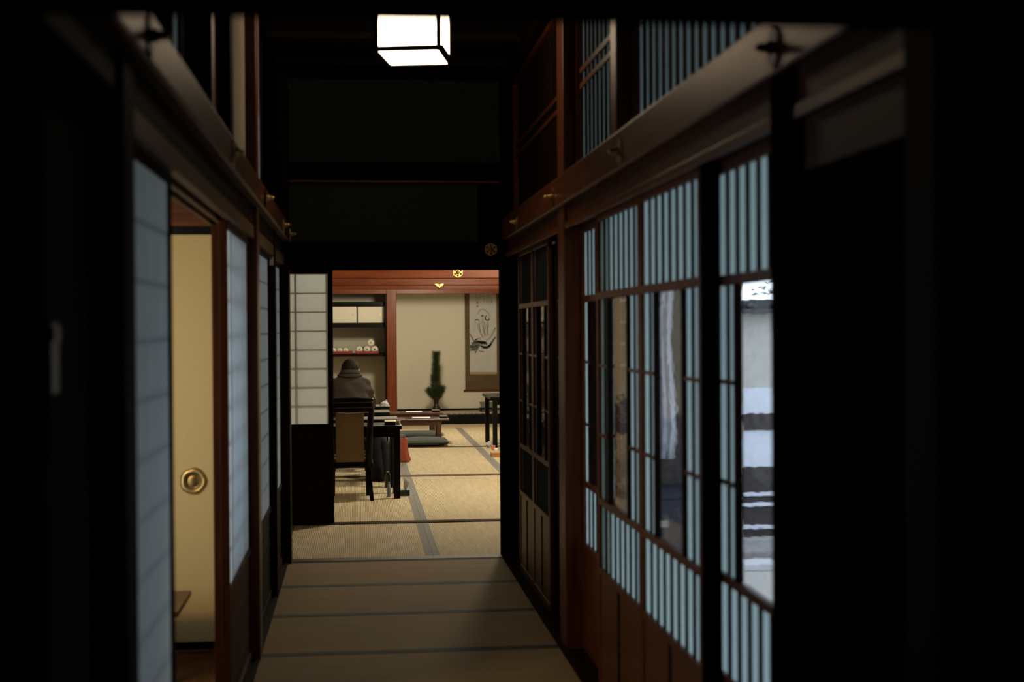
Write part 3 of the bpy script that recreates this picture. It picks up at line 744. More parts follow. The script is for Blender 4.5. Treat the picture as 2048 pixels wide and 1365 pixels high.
# ------------------------------------------------------------------ low writing tables and cushions
navy = plain('navy_felt', (.018, .017, .035), .9, .2, 200); white = plain('white_writing_paper', (.80, .78, .74), .8, .03, 20)
def low_table(label, x1, y0, y1, z):
    L = 1.20; t = thing('writing_table', label, 'table', (x1 - L / 2, (y0 + y1) / 2, 0), 0, 'low brown writing tables')
    a, w = L / 2, (y1 - y0) / 2
    b = MB(); b.box(-a, a, -w, w, z - .026, z); b.build('top', M['table_x'], t, bevel=.004)
    b = MB(); b.box(-a + .09, a - .10, -w + .03, -w + .05, z - .085, z - .026); b.box(-a + .09, a - .10, w - .05, w - .03, z - .085, z - .026); b.build('apron', M['table_x'], t)
    for sx_ in (-1, 1):
        for sy in (-1, 1):
            xc = a - .135 if sx_ > 0 else -a + .135; yc = sy * (w - .055)
            b = MB(); b.box(xc - .028, xc + .028, yc - .028, yc + .028, 0, z - .026); b.build('leg', M['table_z'], t, bevel=.003)
low_table('low brown writing table with green cushions at its front', 1.19, 18.60, 19.06, .312)
low_table('low brown writing table farther back, close to the alcove step', 1.178, 19.86, 20.42, .317)
def desk_set(x0, x1, px0, px1, cx, y, z, who):
    t = thing('felt_mat', f'navy felt writing mat on the {who} low table', 'writing mat', ((x0 + x1) / 2, y, z), 0, 'navy writing mats')
    b = MB(); b.box(-(x1 - x0) / 2, (x1 - x0) / 2, -.15, .15, 0, .004); b.build('felt', navy, t)
    b = MB(); b.box(-(x1 - x0) / 2, (x1 - x0) / 2, -.153, -.148, 0, .006); b.build('hem', navy, t)
    t = thing('paper_sheet', f'white paper sheet on the navy mat of the {who} low table', 'paper', ((px0 + px1) / 2, y + .02, z + .0045), 0, 'white paper sheets')
    b = MB(); w = (px1 - px0) / 2; b.box(-w, w, -.11, .11, 0, .003); b.build('sheet', white, t)
    b = MB(); b.box(-w, -w + .012, -.09, .09, .003, .010); b.build('paperweight', M['lacquer'], t)
    t = thing('ink_case', f'small dark ink case at the end of the {who} low table', 'ink case', (cx, y - .02, z), 0, 'ink cases')
    b = MB(); b.box(-.05, .05, -.09, .09, 0, .022); b.build('box', M['lacquer'], t, bevel=.003)
    b = MB(); b.box(-.052, .052, -.092, .092, .022, .032); b.build('lid', plain('ink_case_lid', (.16, .12, .08), .3, .2, 30), t, bevel=.003)
desk_set(.62, 1.03, .70, .95, 1.12, 18.83, .3125, 'nearer'); desk_set(.58, 1.0, .66, .90, 1.09, 20.14, .3175, 'farther')

cush = plain('green_grey_cotton', (.060, .070, .056), .9, .25, 160)
def cushion(label, cx, cy, w, d, h, seed):
    t = thing('floor_cushion', label, 'cushion', (cx, cy, .0015), 0, 'green-grey floor cushions')
    n = 28; vs = []; fs = []; rr = random.Random(seed)
    ph = [rr.uniform(0, 6) for _ in range(4)]
    for side in (1, -1):
        for j in range(n + 1):
            for i in range(n + 1):
                u, v = 2 * i / n - 1, 2 * j / n - 1
                e = (max(0, 1 - abs(u) ** 3.2) * max(0, 1 - abs(v) ** 3.2)) ** .42
                tuft = .42 * math.exp(-((u * u + v * v) / .035))
                wr = .05 * math.sin(5 * u + ph[0] + 2 * v) * math.sin(4 * v + ph[1])
                z = h * (.5 + .5 * side * e * (1 - (tuft if side > 0 else .0) + wr))
                pin = 1 - .05 * (1 - u * u) if abs(v) > .8 else 1
                z0 = min(z, h) if side > 0 else h * .5 * (1 - e)
                vs.append((u * w / 2 * (1 - .03 * (1 - v * v)), v * d / 2 * (1 - .03 * (1 - u * u)), max(0, z0)))
    m_ = (n + 1) ** 2
    for j in range(n):
        for i in range(n):
            a = j * (n + 1) + i
            fs.append((a, a + 1, a + n + 2, a + n + 1)); fs.append((m_ + a, m_ + a + n + 1, m_ + a + n + 2, m_ + a + 1))
    b = MB(); b.add(vs, fs, True); b.build('cover', cush, t)
    b = MB(); 
    for k in range(9):
        a = 2 * PI * k / 9; b.tube([(0, 0, h * .60), (.018 * math.cos(a), .018 * math.sin(a), h * .78), (.035 * math.cos(a), .035 * math.sin(a), h * .80)], .0025, 5)
    b.build('tuft', plain('dark_tassel', (.03, .033, .028), .9, .2, 100), t)
    for q, (sx_, sy) in enumerate(((-1, -1), (1, -1), (1, 1), (-1, 1))):
        b = MB()
        for k in range(4): b.tube([(sx_ * w * .475, sy * d * .475, h * .5), (sx_ * (w * .5 + .01), sy * (d * .5 - .01 + .006 * k), h * .35), (sx_ * (w * .5 + .018), sy * (d * .5 - .012 + .01 * k), h * .12)], .002, 4)
        b.build('corner_tassel', plain('dark_tassel', (.03, .033, .028), .9, .2, 100), t)
cushion('green-grey floor cushion in front of the nearer low table', .83, 18.22, .64, .58, .105, 1)
cushion('green-grey floor cushion behind the nearer low table', .80, 19.42, .68, .60, .10, 5)

# ------------------------------------------------------------------ black tables
def black_table(label, x0, x1, y0, y1, z, inset, grp='black lacquered tables'):
    t = thing('black_table', label, 'table', ((x0 + x1) / 2, (y0 + y1) / 2, 0), 0, grp)
    a, w = (x1 - x0) / 2, (y1 - y0) / 2
    b = MB(); b.box(-a, a, -w, w, z - .035, z); b.build('top', M['lacquer'], t, bevel=.004)
    b = MB(); b.box(-a + inset, a - inset, -w + .03, -w + .05, z - .10, z - .035); b.box(-a + inset, a - inset, w - .05, w - .03, z - .10, z - .035); b.build('apron', M['lacquer'], t)
    for sx_ in (-1, 1):
        for sy in (-1, 1):
            b = MB(); xc = sx_ * (a - inset - .026); yc = sy * (w - .035); b.box(xc - .028, xc + .028, yc - .028, yc + .028, 0, z - .035); b.build('leg', M['lacquer'], t, bevel=.004)
black_table('black table nearest the doorway, green tissue box beside its leg', -1.25, .383, 12.56, 13.01, .643, .018)
black_table('black table second from the doorway in the row by the chair', -1.25, .375, 13.42, 13.90, .643, .02)
black_table('black table third from the doorway in the row by the chair', -1.25, .325, 14.56, 15.02, .643, .02)
black_table('black table the seated person leans over', -1.25, .345, 15.62, 16.10, .643, .02)
black_table('black table by the corner post with an orange item at its foot', 1.625, 2.45, 17.50, 18.62, .643, .035)

# near chair, seen from behind
tan = plain('tan_upholstery', (.165, .105, .042), .8, .12, 250)
t = thing('dining_chair', 'black low chair with a tan padded back, nearest the doorway', 'chair', (-.072, 12.66, 0))
def bar(mb, p, q, w, d):
    p, q = Vector(p), Vector(q)
    mb.hexa([(p.x - w, p.y - d, p.z), (p.x + w, p.y - d, p.z), (p.x + w, p.y + d, p.z), (p.x - w, p.y + d, p.z)], [(q.x - w, q.y - d, q.z), (q.x + w, q.y - d, q.z), (q.x + w, q.y + d, q.z), (q.x - w, q.y + d, q.z)])
for sg in (-1, 1):
    b = MB(); bar(b, (sg * .188, -.215, 0), (sg * .160, -.185, .30), .017, .018); b.build('rear_leg', M['lacquer'], t, bevel=.003)
    b = MB(); bar(b, (sg * .155, .18, 0), (sg * .150, .17, .30), .016, .016); b.build('front_leg', M['lacquer'], t, bevel=.003)
    b = MB(); b.tube([(sg * .16, -.20, .29), (sg * .165, -.205, .5), (sg * .185, -.225, .78), (sg * .185, -.232, .87)], [.028, .030, .026, .02], 10); b.build('back_post', M['lacquer'], t)
b = MB(); b.box(-.20, .20, -.20, .20, .285, .325); b.build('seat_rail', M['lacquer'], t, bevel=.006)
b = MB(); b.box(-.19, .19, -.17, .20, .325, .375); b.build('seat_pad', tan, t, bevel=.018)
# back panel, slightly concave in plan
vs = []
def curve_panel(x0, x1, z0, z1, y, th, sag, top=0):
    mb = MB(); n = 12; vs = []; fs = []
    for side in (0, 1):
        for j in (0, 1):
            for i in range(n + 1):
                u = i / n * 2 - 1; x = x0 + (x1 - x0) * i / n
                z = (z0 if j == 0 else z1 + top * (u * u))
                vs.append((x, y - sag * (1 - u * u) + th * side, z))
    q = n + 1
    for i in range(n):
        fs += [(i, i + 1, q + i + 1, q + i), (2 * q + i, 3 * q + i, 3 * q + i + 1, 2 * q + i + 1), (i, 2 * q + i, 2 * q + i + 1, i + 1), (q + i, q + i + 1, 3 * q + i + 1, 3 * q + i)]
    fs += [(0, q, 3 * q, 2 * q), (n, 2 * q + n, 3 * q + n, q + n)]
    return mb.add(vs, fs)
curve_panel(-.122, .122, .34, .765, -.215, .03, .012, .01).build('back_pad', tan, t, bevel=.004)
cr = curve_panel(-.206, .206, .775, .905, -.245, .032, .02, -.012).build('crest_rail', M['lacquer'], t, bevel=.008)
b = MB()
for z in (.815, .86): b.box(-.19, .19, -.272, -.262, z - .0035, z + .0035)
b.build('crest_groove', plain('lacquer_edge_highlight', (.05, .04, .025), .3, .2, 50), cr)  # paler lines paint highlights along the crest rail
t = thing('cloth_bundle', 'whitish cloth bundle on the edge of the near chair seat', 'cloth', (.085, 12.62, .376))
clo = plain('whitish_cloth', (.48, .44, .36), .9, .1, 60)
b = MB(); b.ell((0, 0, .03), (.035, .09, .030), 16, 10); b.build('fold', clo, t)
b = MB(); b.ell((.0, -.04, .058), (.018, .03, .022), 12, 8); b.build('knot', clo, t)
t = thing('stationery_box', 'black lacquer box with rim coloured gold as a highlight at the end of the nearest black table', 'box', (.285, 12.78, .643))
b = MB(); b.box(-.05, .05, -.10, .10, 0, .024); b.build('body', M['lacquer'], t, bevel=.008)
b = MB(); b.box(-.051, .051, -.101, .101, .024, .031); b.build('lid_rim', M['gold'], t, bevel=.003)  # gilt strip paints the golden highlight on the box edges
t = thing('paper_cup', 'pale squat cup at the corner of the nearest black table', 'cup', (.358, 12.80, .643))
b = MB(); b.lathe([(.016, 0), (.019, .028), (.022, .030), (.020, .026), (.014, .004), (0, .004)], 20, closed=False); b.build('body', plain('pale_ceramic', (.45, .42, .33), .4, .1, 40), t)
b = MB(); b.lathe([(0, -.0), (.017, 0), (.017, .003), (0, .003)], 20, closed=False); b.build('base', M['lacquer'], t)
greyt = plain('brown_grey_sheen', (.13, .10, .075), .7, .2, 60)
for (x0, x1, y, nm) in ((.05, .372, 13.66, 'second'), (.05, .322, 14.79, 'third'), (.10, .24, 15.86, 'last')):
    t = thing('table_runner', f'painted brown-grey runner lying on the {nm} black table of the row', 'runner', ((x0 + x1) / 2, y, .643), 0, 'sheen sheets on the black tables')
    b = MB(); b.box(-(x1 - x0) / 2, (x1 - x0) / 2, -.20, .20, 0, .004); b.build('felt', greyt, t)  # thin sheet paints the grey-brown sheen of the black table top
# crumpled white plastic on the last table
def crumple(label, name, cat, loc, r, h, mat_, seed, squash=(1, 1)):
    t = thing(name, label, cat, loc)
    rr = random.Random(seed); n, m_ = 18, 9; vs = []; fs = []
    for i in range(m_ + 1):
        th = PI / 2 * i / m_
        for k in range(n):
            a = 2 * PI * k / n; q = rr.uniform(.72, 1.1)
            vs.append((r * squash[0] * math.cos(th) * math.cos(a) * q, r * squash[1] * math.cos(th) * math.sin(a) * q, h * math.sin(th) * rr.uniform(.75, 1.05)))
    for i in range(m_):
        for k in range(n): fs.append((i * n + k, i * n + (k + 1) % n, (i + 1) * n + (k + 1) % n, (i + 1) * n + k))
    fs.append(tuple(range(n))[::-1])
    b = MB(); b.add(vs, fs); b.build('sheet', mat_, t)
    b = MB(); b.tube([(0, 0, h * .9), (r * .3, 0, h * 1.15), (r * .5, .01, h * .95)], r * .06, 6); b.build('twisted_end', mat_, t)
    return t
plas = paper('white_plastic', (.75, .75, .74), .35)
crumple('crumpled white plastic bag on the table in front of the seated person', 'plastic_bag', 'plastic bag', (.295, 15.78, .643), .052, .06, plas, 4)

# floor items
t = thing('tote_bag', 'brick-red cloth tote bag on the floor by the black tables', 'bag', (.475, 16.0, 0))
brick = plain('brick_red_cloth', (.26, .055, .025), .9, .25, 70)
rings = []
for z, w, d in ((0, .092, .07), (.02, .10, .075), (.10, .085, .065), (.2, .073, .055), (.26, .068, .045), (.275, .066, .04)):
    rings.append([(w * math.copysign(abs(math.cos(a)) ** .6, math.cos(a)) + .012 * math.sin(9 * z * 10 + k), d * math.copysign(abs(math.sin(a)) ** .6, math.sin(a)), z) for k, a in enumerate([2 * PI * i / 24 for i in range(24)])])
b = MB(); b.loft(rings); b.build('body', brick, t)
for sy in (-1, 1):
    b = MB(); b.tube([(-.04, sy * .035, .27), (-.035, sy * .03, .315), (0, sy * .02, .335), (.035, sy * .03, .315), (.04, sy * .035, .27)], .006, 6); b.build('handle', plain('grey_strap', (.12, .12, .11), .8, .2, 60), t)
b = MB(); b.ell((0, 0, .285), (.05, .035, .03), 12, 8); b.build('stuffed_cloth', plain('grey_cloth', (.15, .15, .13), .9, .2, 60), t)
t = thing('tissue_box', 'dark green tissue box on the floor beside the black table leg', 'tissue box', (.400, 12.80, 0))
gb = plain('dark_green_card', (.008, .042, .048), .5, .15, 60)
b = MB(); b.box(-.055, .055, -.05, .05, 0, .052); b.build('carton', gb, t, bevel=.002)
gl = plain('faint_gold_print', (.10, .12, .05), .5, .2, 100)
b = MB()
for k, (u0, u1, z) in enumerate(((-.035, .0, .036), (.004, .02, .037), (-.02, .03, .015), (-.04, -.028, .033))): b.box(u0, u1, -.0508, -.0498, z, z + .005)
b.build('gold_print', gl, t)
b = MB(); rr = random.Random(2); vs = []
for j, (z, w) in enumerate(((.052, .018), (.075, .020), (.10, .028), (.125, .034), (.15, .024))):
    for i in range(7): vs.append((.012 + .010 * j * .55 + (i / 6 - .5) * 2 * w * .75, rr.uniform(-.012, .012), z + .012 * math.sin(i)))
fs = [(j * 7 + i, j * 7 + i + 1, j * 7 + i + 8, j * 7 + i + 7) for j in range(4) for i in range(6)]
b.add(vs, fs, True); o = b.build('tissue', paper('tissue_paper', (.78, .77, .74), .3), t); sd = o.modifiers.new('th', 'SOLIDIFY'); sd.thickness = .001
def bottle(label, loc, r, h, body, cap, grp=None):
    t = thing('drink_bottle', label, 'bottle', loc, 0, grp)
    b = MB(); b.lathe([(r * .85, 0), (r, .006), (r, h * .70), (r * .8, h * .8), (r * .38, h * .9), (r * .38, h * .94)], 18); b.build('bottle', body, t)
    b = MB(); b.lathe([(r * .45, h * .94), (r * .45, h)], 14); b.build('cap', cap, t)
olive = plain('olive_bottle', (.045, .05, .015), .3, .2, 40); pink = plain('pink_cap', (.35, .12, .13), .5, .1, 40); redb = plain('red_bottle', (.20, .012, .022), .4, .2, 40)
bottle('small olive bottle on the floor behind the nearest black table leg', (.275, 13.50, 0), .028, .15, olive, white)
bottle('slim red bottle with a pink cap standing under the black tables', (.235, 15.15, 0), .024, .15, redb, pink)
clr = plain('pale_blue_plastic', (.22, .26, .40), .3, .2, 30)
bottle('pale blue plastic bottle beside the near leg of the first black table', (.268, 12.72, 0), .017, .13, clr, clr)
t = thing('cloth_pouch', 'crimson cloth pouch with a beige top under the black tables', 'pouch', (.255, 17.3, 0))
b = MB(); b.lathe([(.04, 0), (.05, .02), (.042, .09), (.028, .11)], 16); b.build('body', plain('crimson_cloth', (.18, .015, .03), .9, .2, 60), t)
b = MB(); b.ell((0, 0, .125), (.03, .03, .025), 12, 8); b.build('gathered_top', plain('beige_cloth', (.30, .20, .14), .9, .2, 60), t)
t = thing('coat_pile', 'black coat heaped on the floor under the second black table', 'coat', (.20, 14.25, 0))
blk = plain('black_coat', (.006, .006, .007), .95, .3, 60)
b = MB(); rr = random.Random(6); rings = []
for z, w, d in ((0, .12, .28), (.05, .125, .29), (.16, .115, .25), (.30, .10, .2), (.42, .085, .16), (.50, .05, .1)):
    rings.append([(w * math.cos(2 * PI * i / 20) * rr.uniform(.88, 1.0), d * math.sin(2 * PI * i / 20) * rr.uniform(.88, 1.02), z) for i in range(20)])
b.loft(rings); b.build('body', blk, t)
b = MB(); b.tube([(0, -.06, .46), (.07, -.15, .34), (.08, -.20, .12), (.05, -.22, .04)], [.03, .045, .042, .03], 10); b.build('sleeve', blk, t)
# beside the far black table
t = thing('white_roll', 'pale plastic wrapped roll leaning by the far black table leg', 'roll', (1.625, 17.66, 0))
b = MB(); b.tube([(-.02, .0, .028), (.012, .03, .06)], [.030, .030], 16); b.build('roll', plas, t)
b = MB(); b.tube([(-.024, -.004, .024), (-.026, -.006, .022)], [.012, .012], 12); b.build('core', rolle, t)
t = thing('orange_cup', 'small orange-red carton at the foot of the far black table', 'carton', (1.652, 17.40, 0))
b = MB(); b.box(-.022, .022, -.02, .02, 0, .048); b.build('carton', plain('orange_red_card', (.75, .16, .07), .6, .05, 40), t, bevel=.002)
b = MB(); b.box(-.023, .023, -.021, .021, .048, .052); b.build('lid', plain('pale_lid', (.7, .5, .42), .6, .05, 40), t)
t = thing('wooden_box', 'flat orange-tan wooden box on the mats near the corner post', 'box', (1.60, 16.50, 0))
org = wood('orange_tan_wood', (.52, .22, .05), 'x', .5, .15)
b = MB(); b.box(-.062, .10, -.09, .09, 0, .040); b.build('box', org, t, bevel=.002)
b = MB(); b.box(-.064, .102, -.092, .092, .040, .050); b.build('lid', org, t, bevel=.002)
t = thing('white_cup', 'small white cup on the floor behind the orange-tan box', 'cup', (1.64, 16.95, 0))
b = MB(); b.lathe([(.018, 0), (.02, .01), (.026, .06), (.024, .06), (.018, .012), (0, .010)], 18, closed=False); b.build('body', plain('white_porcelain', (.7, .66, .56), .4, .05, 40), t)
b = MB(); b.lathe([(.017, 0), (.02, .004)], 18); b.build('foot', plain('white_porcelain', (.7, .66, .56), .4, .05, 40), t)

# ------------------------------------------------------------------ gilt nail covers
def nail_cover(label, loc, rz, r=.047, grp=None):
    """hexagonal plate in the local XZ plane, front looks to -Y"""
    t = thing('mounted_nail_cover', label, 'nail cover', loc, rz, grp)
    pts = []
    for k in range(48):
        a = 2 * PI * k / 48 + PI / 2
        lob = 1 - .10 * abs(math.sin(3 * (a - PI / 2))) ** .7 if True else 1
        pts.append((r * lob * math.cos(a), r * lob * math.sin(a)))
    gm = M['shaded_gilt'] if 'dark' in label else M['gold']  # darker copy of the gilt paints covers that lie in shade
    b = MB(); b.prism(pts, lambda p, q: (p[0], q, p[1]), 0, -.006); b.build('plate', gm, t)
    b = MB()
    for k in range(6):
        a = PI / 6 + PI / 3 * k + 0
        b.ell((.62 * r * math.cos(a), -.006, .62 * r * math.sin(a)), (.17 * r, .0015, .17 * r), 10, 6)
    b.build('cutouts', M['lacquer'], t)
    b = MB(); b.lathe([(.30 * r, 0), (.36 * r, .006), (.24 * r, .012), (.20 * r, .028), (.14 * r, .036), (.0, .040)], 20, (0, -.005, 0), lambda p: (p[0], -p[2], p[1]), False); b.build('boss', M['gold'] if rz > 0 else gm, t)  # left bosses stay bright gilt, painting the glint at the tip
    return t
RG, LG = 'nail covers on the beam over the lattice doors', 'nail covers on the beam over the shoji'
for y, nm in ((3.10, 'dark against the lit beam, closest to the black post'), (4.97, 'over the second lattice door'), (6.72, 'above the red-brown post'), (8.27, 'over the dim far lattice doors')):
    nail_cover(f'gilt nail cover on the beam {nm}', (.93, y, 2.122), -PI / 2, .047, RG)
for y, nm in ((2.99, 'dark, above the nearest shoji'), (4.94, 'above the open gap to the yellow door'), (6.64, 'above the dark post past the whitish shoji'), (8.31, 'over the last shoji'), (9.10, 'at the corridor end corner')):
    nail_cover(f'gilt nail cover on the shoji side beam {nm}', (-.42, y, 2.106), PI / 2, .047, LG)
nail_cover('dim gilt hexagonal nail cover on the black beam over the far opening', (.862, 9.165, 2.008), 0, .043)
nail_cover('bright gilt hexagonal nail cover on the nearer brown beam of the lit room', (1.016, 14.39, 2.066), 0, .055)
t = thing('mounted_winged_nail_cover', 'small winged gilt plate low on the farther brown beam', 'nail cover', (1.026, 17.85, 2.036))
pts = [(-.058, .02), (-.03, .026), (0, .014), (.03, .026), (.058, .02), (.04, -.002), (.018, -.012), (0, -.03), (-.018, -.012), (-.04, -.002)]
b = MB(); b.prism(pts, lambda p, q: (p[0], q, p[1]), 0, -.006); b.build('plate', M['gold'], t)
b = MB(); b.ell((0, -.006, .003), (.008, .006, .008), 10, 6); b.build('boss', M['gold'], t)

# ------------------------------------------------------------------ corridor lamp
t = thing('ceiling_lamp', 'square paper ceiling lamp in a dark wooden frame, glowing white', 'lamp', (.277, 6.806, 3.165), math.radians(-11))
z0, z1, a, w = -.375, -.09, .152, .197
for nm, q in (('shade_panel', (-a + .008, a - .008, -w + .004, -w + .006, z0 + .01, z1)), ('shade_panel', (-a + .008, a - .008, w - .006, w - .004, z0 + .01, z1)), ('shade_panel', (-a + .004, -a + .006, -w + .008, w - .008, z0 + .01, z1)),
              ('shade_panel', (a - .006, a - .004, -w + .008, w - .008, z0 + .01, z1)), ('bottom_panel', (-a + .008, a - .008, -w + .008, w - .008, z0 + .004, z0 + .006))):
    b = MB(); b.box(*q); b.build(nm, M['lamp'], t)
f = MB()
for sx_ in (-1, 1):
    for sy in (-1, 1): f.box(sx_ * (a - .016), sx_ * (a + .002), sy * (w - .016), sy * (w + .002), z0, z1)
for zz in (z0, z1):
    hh = .018
    f.box(-a - .016, a + .016, -w - .016, -w + .010, zz, zz + hh); f.box(-a - .016, a + .016, w - .010, w + .016, zz, zz + hh); f.box(-a - .016, -a + .010, -w, w, zz, zz + hh); f.box(a - .010, a + .016, -w, w, zz, zz + hh)
f.build('frame', M['dark_x'], t)
b = MB(); b.box(-a, a, -w, w, z1 + .012, z1 + .024); b.build('top_plate', M['dark_x'], t)
b = MB(); b.box(-.06, .06, -.06, .06, z1 + .024, 0.0); b.build('ceiling_mount', M['dark_x'], t)
# ------------------------------------------------------------------ veranda and garden beyond the lattice doors
mb = MB(); mb.box(1.07, 2.25, 1.4, 8.4, -.12, -.01)
o = struct('floor', 'pale boarded veranda floor outside the lattice doors', 'floor', mb, wood('weathered_boards', (.36, .34, .32), 'y', .35, .2)); o.name = 'floor_veranda'
mb = MB(); mb.hexa([(1.07, 1.3, 3.16), (3.4, 1.3, 2.46), (3.4, 9.3, 2.46), (1.07, 9.3, 3.16)], [(1.07, 1.3, 3.22), (3.4, 1.3, 2.52), (3.4, 9.3, 2.52), (1.07, 9.3, 3.22)])
o = struct('ceiling', 'wooden eaves over the veranda, overhang added to cut skylight', 'eaves', mb, M['dark_y']); o.name = 'ceiling_eaves'  # overhang added out of view to limit sky light in the corridor
mb = MB(); mb.box(2.18, 2.26, 1.4, 8.5, 2.70, 2.80); mb.box(1.07, 2.26, 1.3, 1.4, -.1, 3.3); mb.box(2.18, 2.26, 8.46, 9.32, -.1, 3.3)
o = struct('wall_veranda', 'wooden upper wall and end wall of the veranda', 'wall', mb, M['dark_z'])
mb = MB(); mb.box(1.07, 2.26, 8.46, 8.54, -.1, 3.3)
o = struct('wall_veranda', 'brown grey end wall of the veranda', 'wall', mb, plain('veranda_boards', (.10, .085, .075), .8, .25, 20)); o.name = 'wall_veranda_end'
for y in (2.4, 4.5):
    mb = MB(); mb.box(2.16, 2.26, y - .05, y + .05, -.1, 2.7); struct('trim', f'veranda post on the garden side, {"near" if y < 3 else "far"} one', 'post', mb, M['dark_z'])
# things standing at the veranda end
wht = plain('white_cloth_outside', (.72, .73, .78), .9, .05, 20)
t = thing('hanging_cloth', 'narrow white cloth hanging at the end of the veranda', 'cloth', (1.845, 8.43, .70))
b = MB(); n = 10; vs = []
for j in range(9):
    for i in range(n): vs.append((-.055 + .11 * i / (n - 1) + .012 * math.sin(j * .9), .012 * math.sin(i * 1.7), j * 1.15 / 8))
fs = [(j * n + i, j * n + i + 1, (j + 1) * n + i + 1, (j + 1) * n + i) for j in range(8) for i in range(n - 1)]
b.add(vs, fs, True); o = b.build('cloth', wht, t); sd = o.modifiers.new('th', 'SOLIDIFY'); sd.thickness = .004
b = MB(); b.tube([(-.12, .0, 1.155), (.12, .0, 1.155)], .008, 8); b.build('rod', M['dark_x'], t)
t = thing('wall_lattice', 'grey-beige lattice board fixed high on the veranda end wall', 'lattice', (1.56, 8.44, 1.22))
b = MB()
for i in range(5): b.box(-.12 + .06 * i - .008, -.12 + .06 * i + .008, 0, .012, 0, .50)
b.build('uprights', plain('grey_beige_wood', (.33, .28, .22), .8, .2, 40), t)
b = MB()
for j in range(4): b.box(-.13, .13, -.010, 0, .05 + .13 * j - .008, .05 + .13 * j + .008)
b.build('cross_bars', plain('grey_beige_wood', (.33, .28, .22), .8, .2, 40), t)
t = thing('storage_chest', 'dark slate storage chest at the veranda end', 'chest', (1.70, 8.2, -.01))
sl = plain('slate_paint', (.05, .055, .075), .6, .2, 30)
b = MB(); b.box(-.50, .50, -.2, .2, 0, .52); b.build('body', sl, t, bevel=.006)
b = MB(); b.box(-.51, .51, -.21, .21, .52, .56); b.build('lid', sl, t, bevel=.004)
b = MB(); b.box(-.06, .06, -.215, -.2, .36, .40); b.build('latch', plain('pale_metal', (.45, .45, .43), .4, .1, 50), t)
t = thing('amber_glow_box', 'small glowing amber lantern on the veranda chest', 'glow_box', (1.555, 8.02, .0))
t.location = (1.50, 7.86, -.01)
b = MB(); b.box(-.07, .07, -.07, .07, .03, .24); b.build('shade', emit('amber_glow', (1, .62, .28), .35), t)  # glowing box stands for the amber patch low in the glass
b = MB()
for sx_ in (-1, 1):
    for sy in (-1, 1): b.box(sx_ * .068, sx_ * .082, sy * .068, sy * .082, 0, .27)
b.box(-.085, .085, -.085, .085, .24, .255); b.box(-.085, .085, -.085, .085, .018, .03); b.build('frame', M['dark_z'], t)
t['label'] = 'small glowing amber lantern on the veranda floor before the slate chest'
# garden
mb = MB(); mb.box(2.26, 16, -4, 24, -.62, -.55)
o = struct('ground', 'pale gravel ground of the garden', 'ground', mb, plain('pale_gravel', (.40, .39, .38), .95, .35, 60)); o.name = 'ground_garden'
t = thing('garden_wall', 'white plastered garden wall with tiled cap and dark boarded base', 'wall', (6.0, 13.5, -.55))
gw = plain('garden_plaster', (.50, .485, .46), .9, .08, 10); lite = plain('pale_blue_plaster', (.66, .70, .80), .8, .05, 10)
gdk = plain('garden_dark_boards', (.045, .038, .038), .8, .25, 20)
b = MB(); b.box(-3.2, 4, 0, .2, 1.45, 2.17); b.build('plaster', gw, t)
b = MB(); b.box(-3.2, 4, -.01, .2, 1.20, 1.45); b.box(-3.2, 4, -.01, .2, .68, 1.04); b.build('pale_panel', lite, t)
b = MB(); b.box(-3.2, 4, -.03, .2, 1.04, 1.20); b.box(-3.2, 4, -.02, .2, .0, .68); b.build('dark_boards', gdk, t)
b = MB()
for z in (.40, .30, .08): b.box(-3.2, 4, -.045, -.02, z, z + .035)
b.build('pale_rails', lite, t)
b = MB(); b.box(-3.3, 4.1, -.16, .36, 2.17, 2.22)
for k in range(30): b.tube([(-3.2 + .25 * k, -.15, 2.225), (-3.2 + .25 * k, .10, 2.26)], .03, 6)
b.box(-3.3, 4.1, .04, .16, 2.22, 2.31); b.build('tiled_cap', plain('roof_tile', (.05, .05, .055), .5, .2, 30), t)
t = thing('stone_step', 'long grey stone step in the gravel before the garden wall', 'step', (4.6, 12.2, -.55))
b = MB(); b.box(-2.0, 3.0, -.3, .3, 0, .12); b.build('slab', plain('grey_stone', (.25, .24, .25), .9, .2, 20), t, bevel=.02)
b = MB(); b.box(-2.0, 3.0, -.62, -.34, 0, .06); b.build('kerb', plain('light_stone', (.55, .55, .58), .9, .1, 20), t, bevel=.01)
# garden tree
rr = random.Random(21)
t = thing('garden_tree', 'leafy tree behind the garden wall against the bright sky', 'tree', (5.6, 17.5, -.55))
tr = MB(); lf = MB()
tr.tube([(0, 0, 0), (.05, 0, 1.2), (-.05, .1, 2.4), (.1, 0, 3.6), (.05, .1, 4.8)], [.16, .13, .10, .07, .02], 8)
for k in range(26):
    z = rr.uniform(1.6, 4.6); a = rr.uniform(0, 2 * PI); L = rr.uniform(.8, 1.9)
    p0 = V((0, 0, z)); p2 = V((L * math.cos(a), L * math.sin(a), z + rr.uniform(.0, .5))); p1 = (p0 + p2) / 2 + V((0, 0, .15))
    tr.tube([p0, p1, p2], [.035, .022, .008], 5)
    for i in range(120):
        c = p1.lerp(p2, rr.random()) + V((rr.gauss(0, .18), rr.gauss(0, .18), rr.gauss(0, .12)))
        u = V((rr.uniform(-1, 1), rr.uniform(-1, 1), rr.uniform(-.4, .4))).normalized(); v_ = u.orthogonal().normalized()
        s0 = rr.uniform(.03, .06)
        lf.add([c - u * s0, c - v_ * s0 * .4 + V((0, 0, .006)), c + u * s0, c + v_ * s0 * .4 + V((0, 0, .006))], [(0, 1, 2, 3)])
tr.build('trunk', plain('tree_bark', (.07, .055, .045), .9, .3, 20), t)
lf.build('foliage', plain('tree_leaf', (.06, .075, .05), .7, .4, 10), t)['kind'] = 'stuff'

